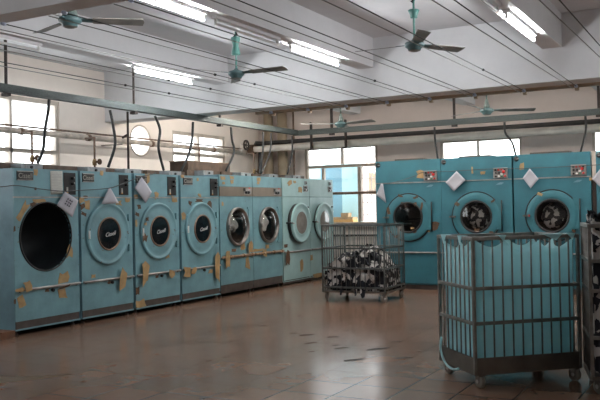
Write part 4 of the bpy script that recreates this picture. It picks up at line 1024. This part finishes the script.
for i, (y, z1, lb) in enumerate([(7.78, 2.46, 'behind the doorless dryer'), (8.98, 2.46, 'behind the diamond-sheeted dryer'), (11.62, 2.46, 'in front of the smaller wall window'), (13.45, 2.46, 'by the far corner valve')]):
    m = mb('rustpipe').tube([(-8.52, y, z1), (-8.34, y, z1), (-8.34, y, 1.92)], .014, 8)
    rr = m.obj('riser_pipe'); tag(rr, 'thin rusty pipe with a valve dropping ' + lb, 'pipe')
    v = mb('tape').lathe([(0, -.05), (.03, -.05), (.035, 0), (.024, .04), (0, .05)], (-8.34, y, 2.10), (0, 0, 1), 12).m('rust').tube([(-8.34, y, 2.1), (-8.25, y, 2.1)], .012, 8).lathe([(.012, 0), (.045, 0), (.045, .012), (.012, .012)], (-8.25, y, 2.1), (1, 0, 0), 14)
    v.obj('valve', rr)
o = mb('hanger').tube([(-8.34, 9.73, 1.9), (-8.34, 9.73, 2.92)], .018, 8).tube([(-8.34, 9.73, 2.56), (-8.45, 9.73, 2.52)], .02, 8).obj('riser_pipe'); tag(o, 'dark upright pipe standing beside the round vent hole', 'pipe')
r = thing('lagged_pipe', (-5, 14.1, 0), 0, 'fat silver pipe running along the back wall above the deep teal dryers', 'pipe')
pm = mb('insulpipe').tube([(-3.75, 0, 2.59), (7.5, 0, 2.59)], .066, 18); pm.obj('pipe_run', r)
pm = mb('rust').tube([(-3.80, 0, 2.59), (-3.72, 0, 2.59)], .10, 16).tube([(-3.85, 0, 2.59), (-3.80, 0, 2.59)], .10, 16).m('pipe').tube([(-3.85, 0, 2.59), (-3.98, -.05, 2.57), (-3.98, -.16, 2.55)], .04, 10); pm.obj('flange', r)
h0 = mb('hanger').box(-.015, .015, -.03, .03, 2.50, 3.05).box(-.06, .06, -.035, .035, 2.495, 2.52).obj('pipe_hanger', r); h0.location = (-2.35, -.09, 0)
copy_part(h0, r, (-1.6, -.09, 0)); copy_part(h0, r, (3.1, -.09, 0))
r = thing('black_pipe', (-5, 14.25, 0), 0, 'black pipe running along the back wall and bending down in the corner', 'pipe')
mb('blackpipe').tube(smooth_path([(7.5, 0, 2.72), (-3.0, 0, 2.72), (-3.2, 0, 2.72), (-3.4, 0, 2.72), (-3.56, 0, 2.71), (-3.66, 0, 2.62), (-3.68, 0, 2.45), (-3.68, 0, 1.0)], 6), .042, 12).obj('pipe_run', r)
for x, w, lb in ((-8.72, .1, 'beige upright pipe in the far corner, the one nearer the window wall'), (-8.38, .105, 'beige upright pipe in the far corner, the one nearer the tall back window')):
    m = mb('beige').tube([(x, 14.66, 0), (x, 14.66, ZC)], w, 18)
    for z in (1.2, 3.0): m.tube([(x, 14.66, z), (x, 14.66, z + .08)], w + .012, 18)
    tag(m.obj('drain_pipe'), lb, 'pipe')
o = mb('rustpipe').tube([(-8.13, 14.7, 1.5), (-8.13, 14.7, ZC)], .02, 8).obj('conduit'); tag(o, 'thin upright conduit on the back wall beside the corner pipes', 'conduit')
r = thing('gate_valve', (-8.6, 13.46, 2.60), 0, 'dark round handwheel valve on the window wall near the far corner', 'valve')
mb('hanger').lathe([(.085, 0), (.105, .01), (.105, .03), (.085, .04), (.075, .02), (.085, 0)], (.06, 0, .03), (1, 0, 0), 24).tube([(.08, -.09, .03), (.08, .09, .03)], .012, 6).tube([(.08, 0, -.06), (.08, 0, .12)], .012, 6).obj('handwheel', r)
mb('chrome').tube([(-.02, 0, .03), (.07, 0, .03)], .03, 12).m('pipe').tube([(0, 0, -.12), (0, 0, .06)], .045, 12).obj('valve_body', r)
# box lying on the dryer tops under the small wall window
o = mb('darkwood').box(-8.22, -7.85, 10.62, 11.85, 2.002, 2.16).m('timber').box(-8.23, -7.84, 10.61, 11.86, 2.16, 2.175).obj('wooden_crate'); tag(o, 'long dark wooden crate lying on dryer tops under the small wall window', 'crate')
# block under the doorless dryer
o = mb('wood').box(-7.45, -6.985, 6.06, 6.235, 0, .075).obj('wooden_block'); tag(o, 'reddish brown wooden block on the floor at the end of the wall row', 'block')
# bits of dirt and broken tile on the floor
m = mb('chip'); rnd = random.Random(4)
for (x, y, s) in [(-4.85, 7.95, .05), (-4.26, 7.62, .05), (-5.67, 9.9, .04), (-3.74, 7.54, .09), (-3.37, 6.98, .09), (-3.03, 7.06, .16), (-3.02, 7.5, .08), (-3.01, 6.47, .13), (-2.65, 6.72, .11), (-2.64, 7.05, .06), (-4.08, 7.55, .11), (-3.79, 7.12, .08), (-4.15, 6.15, .035), (-4.19, 5.93, .035), (-3.27, 4.9, .03), (-3.4, 4.74, .05), (-4.86, 8.86, .04), (-3.5, 7.1, .05), (-3.55, 6.7, .04), (-2.2, 6.9, .05), (-3.9, 8.3, .03), (-3.1, 5.8, .025), (-4.6, 6.9, .03), (-5.2, 7.4, .03)]:
    a = rnd.uniform(.5, 1.1); k = rnd.randint(6, 9)
    pts = []
    for j in range(k):
        t = 2 * PI * j / k; u = math.cos(t) * s * rnd.uniform(.6, 1.1); w = math.sin(t) * s * .32 * rnd.uniform(.5, 1.2)
        pts.append((x + u * math.cos(a) - w * math.sin(a), y + u * math.sin(a) + w * math.cos(a), .0008))
    m.poly(pts, (0, 0, .0015))
o = m.obj('floor_debris'); tag(o, 'scattered dark scraps and chips on the tiled floor', 'debris', None, 'stuff')

# ------------------------------------------------------------------ light and camera
w = bpy.data.worlds.new('overcast'); SC.world = w; w.use_nodes = True
bg = w.node_tree.nodes['Background']; bg.inputs['Color'].default_value = (.93, .97, 1.0, 1); bg.inputs['Strength'].default_value = 3.0

cam = bpy.data.cameras.new('camera'); co = bpy.data.objects.new('camera', cam); COL.objects.link(co)
cam.sensor_fit = 'HORIZONTAL'; cam.sensor_width = 36; cam.lens = 802.2676 / 600 * 36; cam.clip_start = .05; cam.clip_end = 200
right = Vector((.877924777, .478393661, -.0196873504)); up = Vector((.0224122969, .0000127393953, .999748813)); fwd = Vector((-.478273746, .878145492, .0107107165))
co.matrix_world = Matrix(((right.x, up.x, -fwd.x, 0), (right.y, up.y, -fwd.y, 0), (right.z, up.z, -fwd.z, 1.35), (0, 0, 0, 1)))
SC.camera = co
SC.view_settings.view_transform = 'Standard'; SC.view_settings.look = 'None'; SC.view_settings.gamma = 1; SC.view_settings.use_curve_mapping = False
SC.view_settings.exposure = 1.28
SC.cycles.use_denoising = True
SC.cycles.max_bounces = 10; SC.cycles.diffuse_bounces = 6; SC.cycles.glossy_bounces = 4; SC.cycles.transparent_max_bounces = 12
SC.cycles.caustics_reflective = False; SC.cycles.caustics_refractive = False; SC.cycles.sample_clamp_indirect = 6
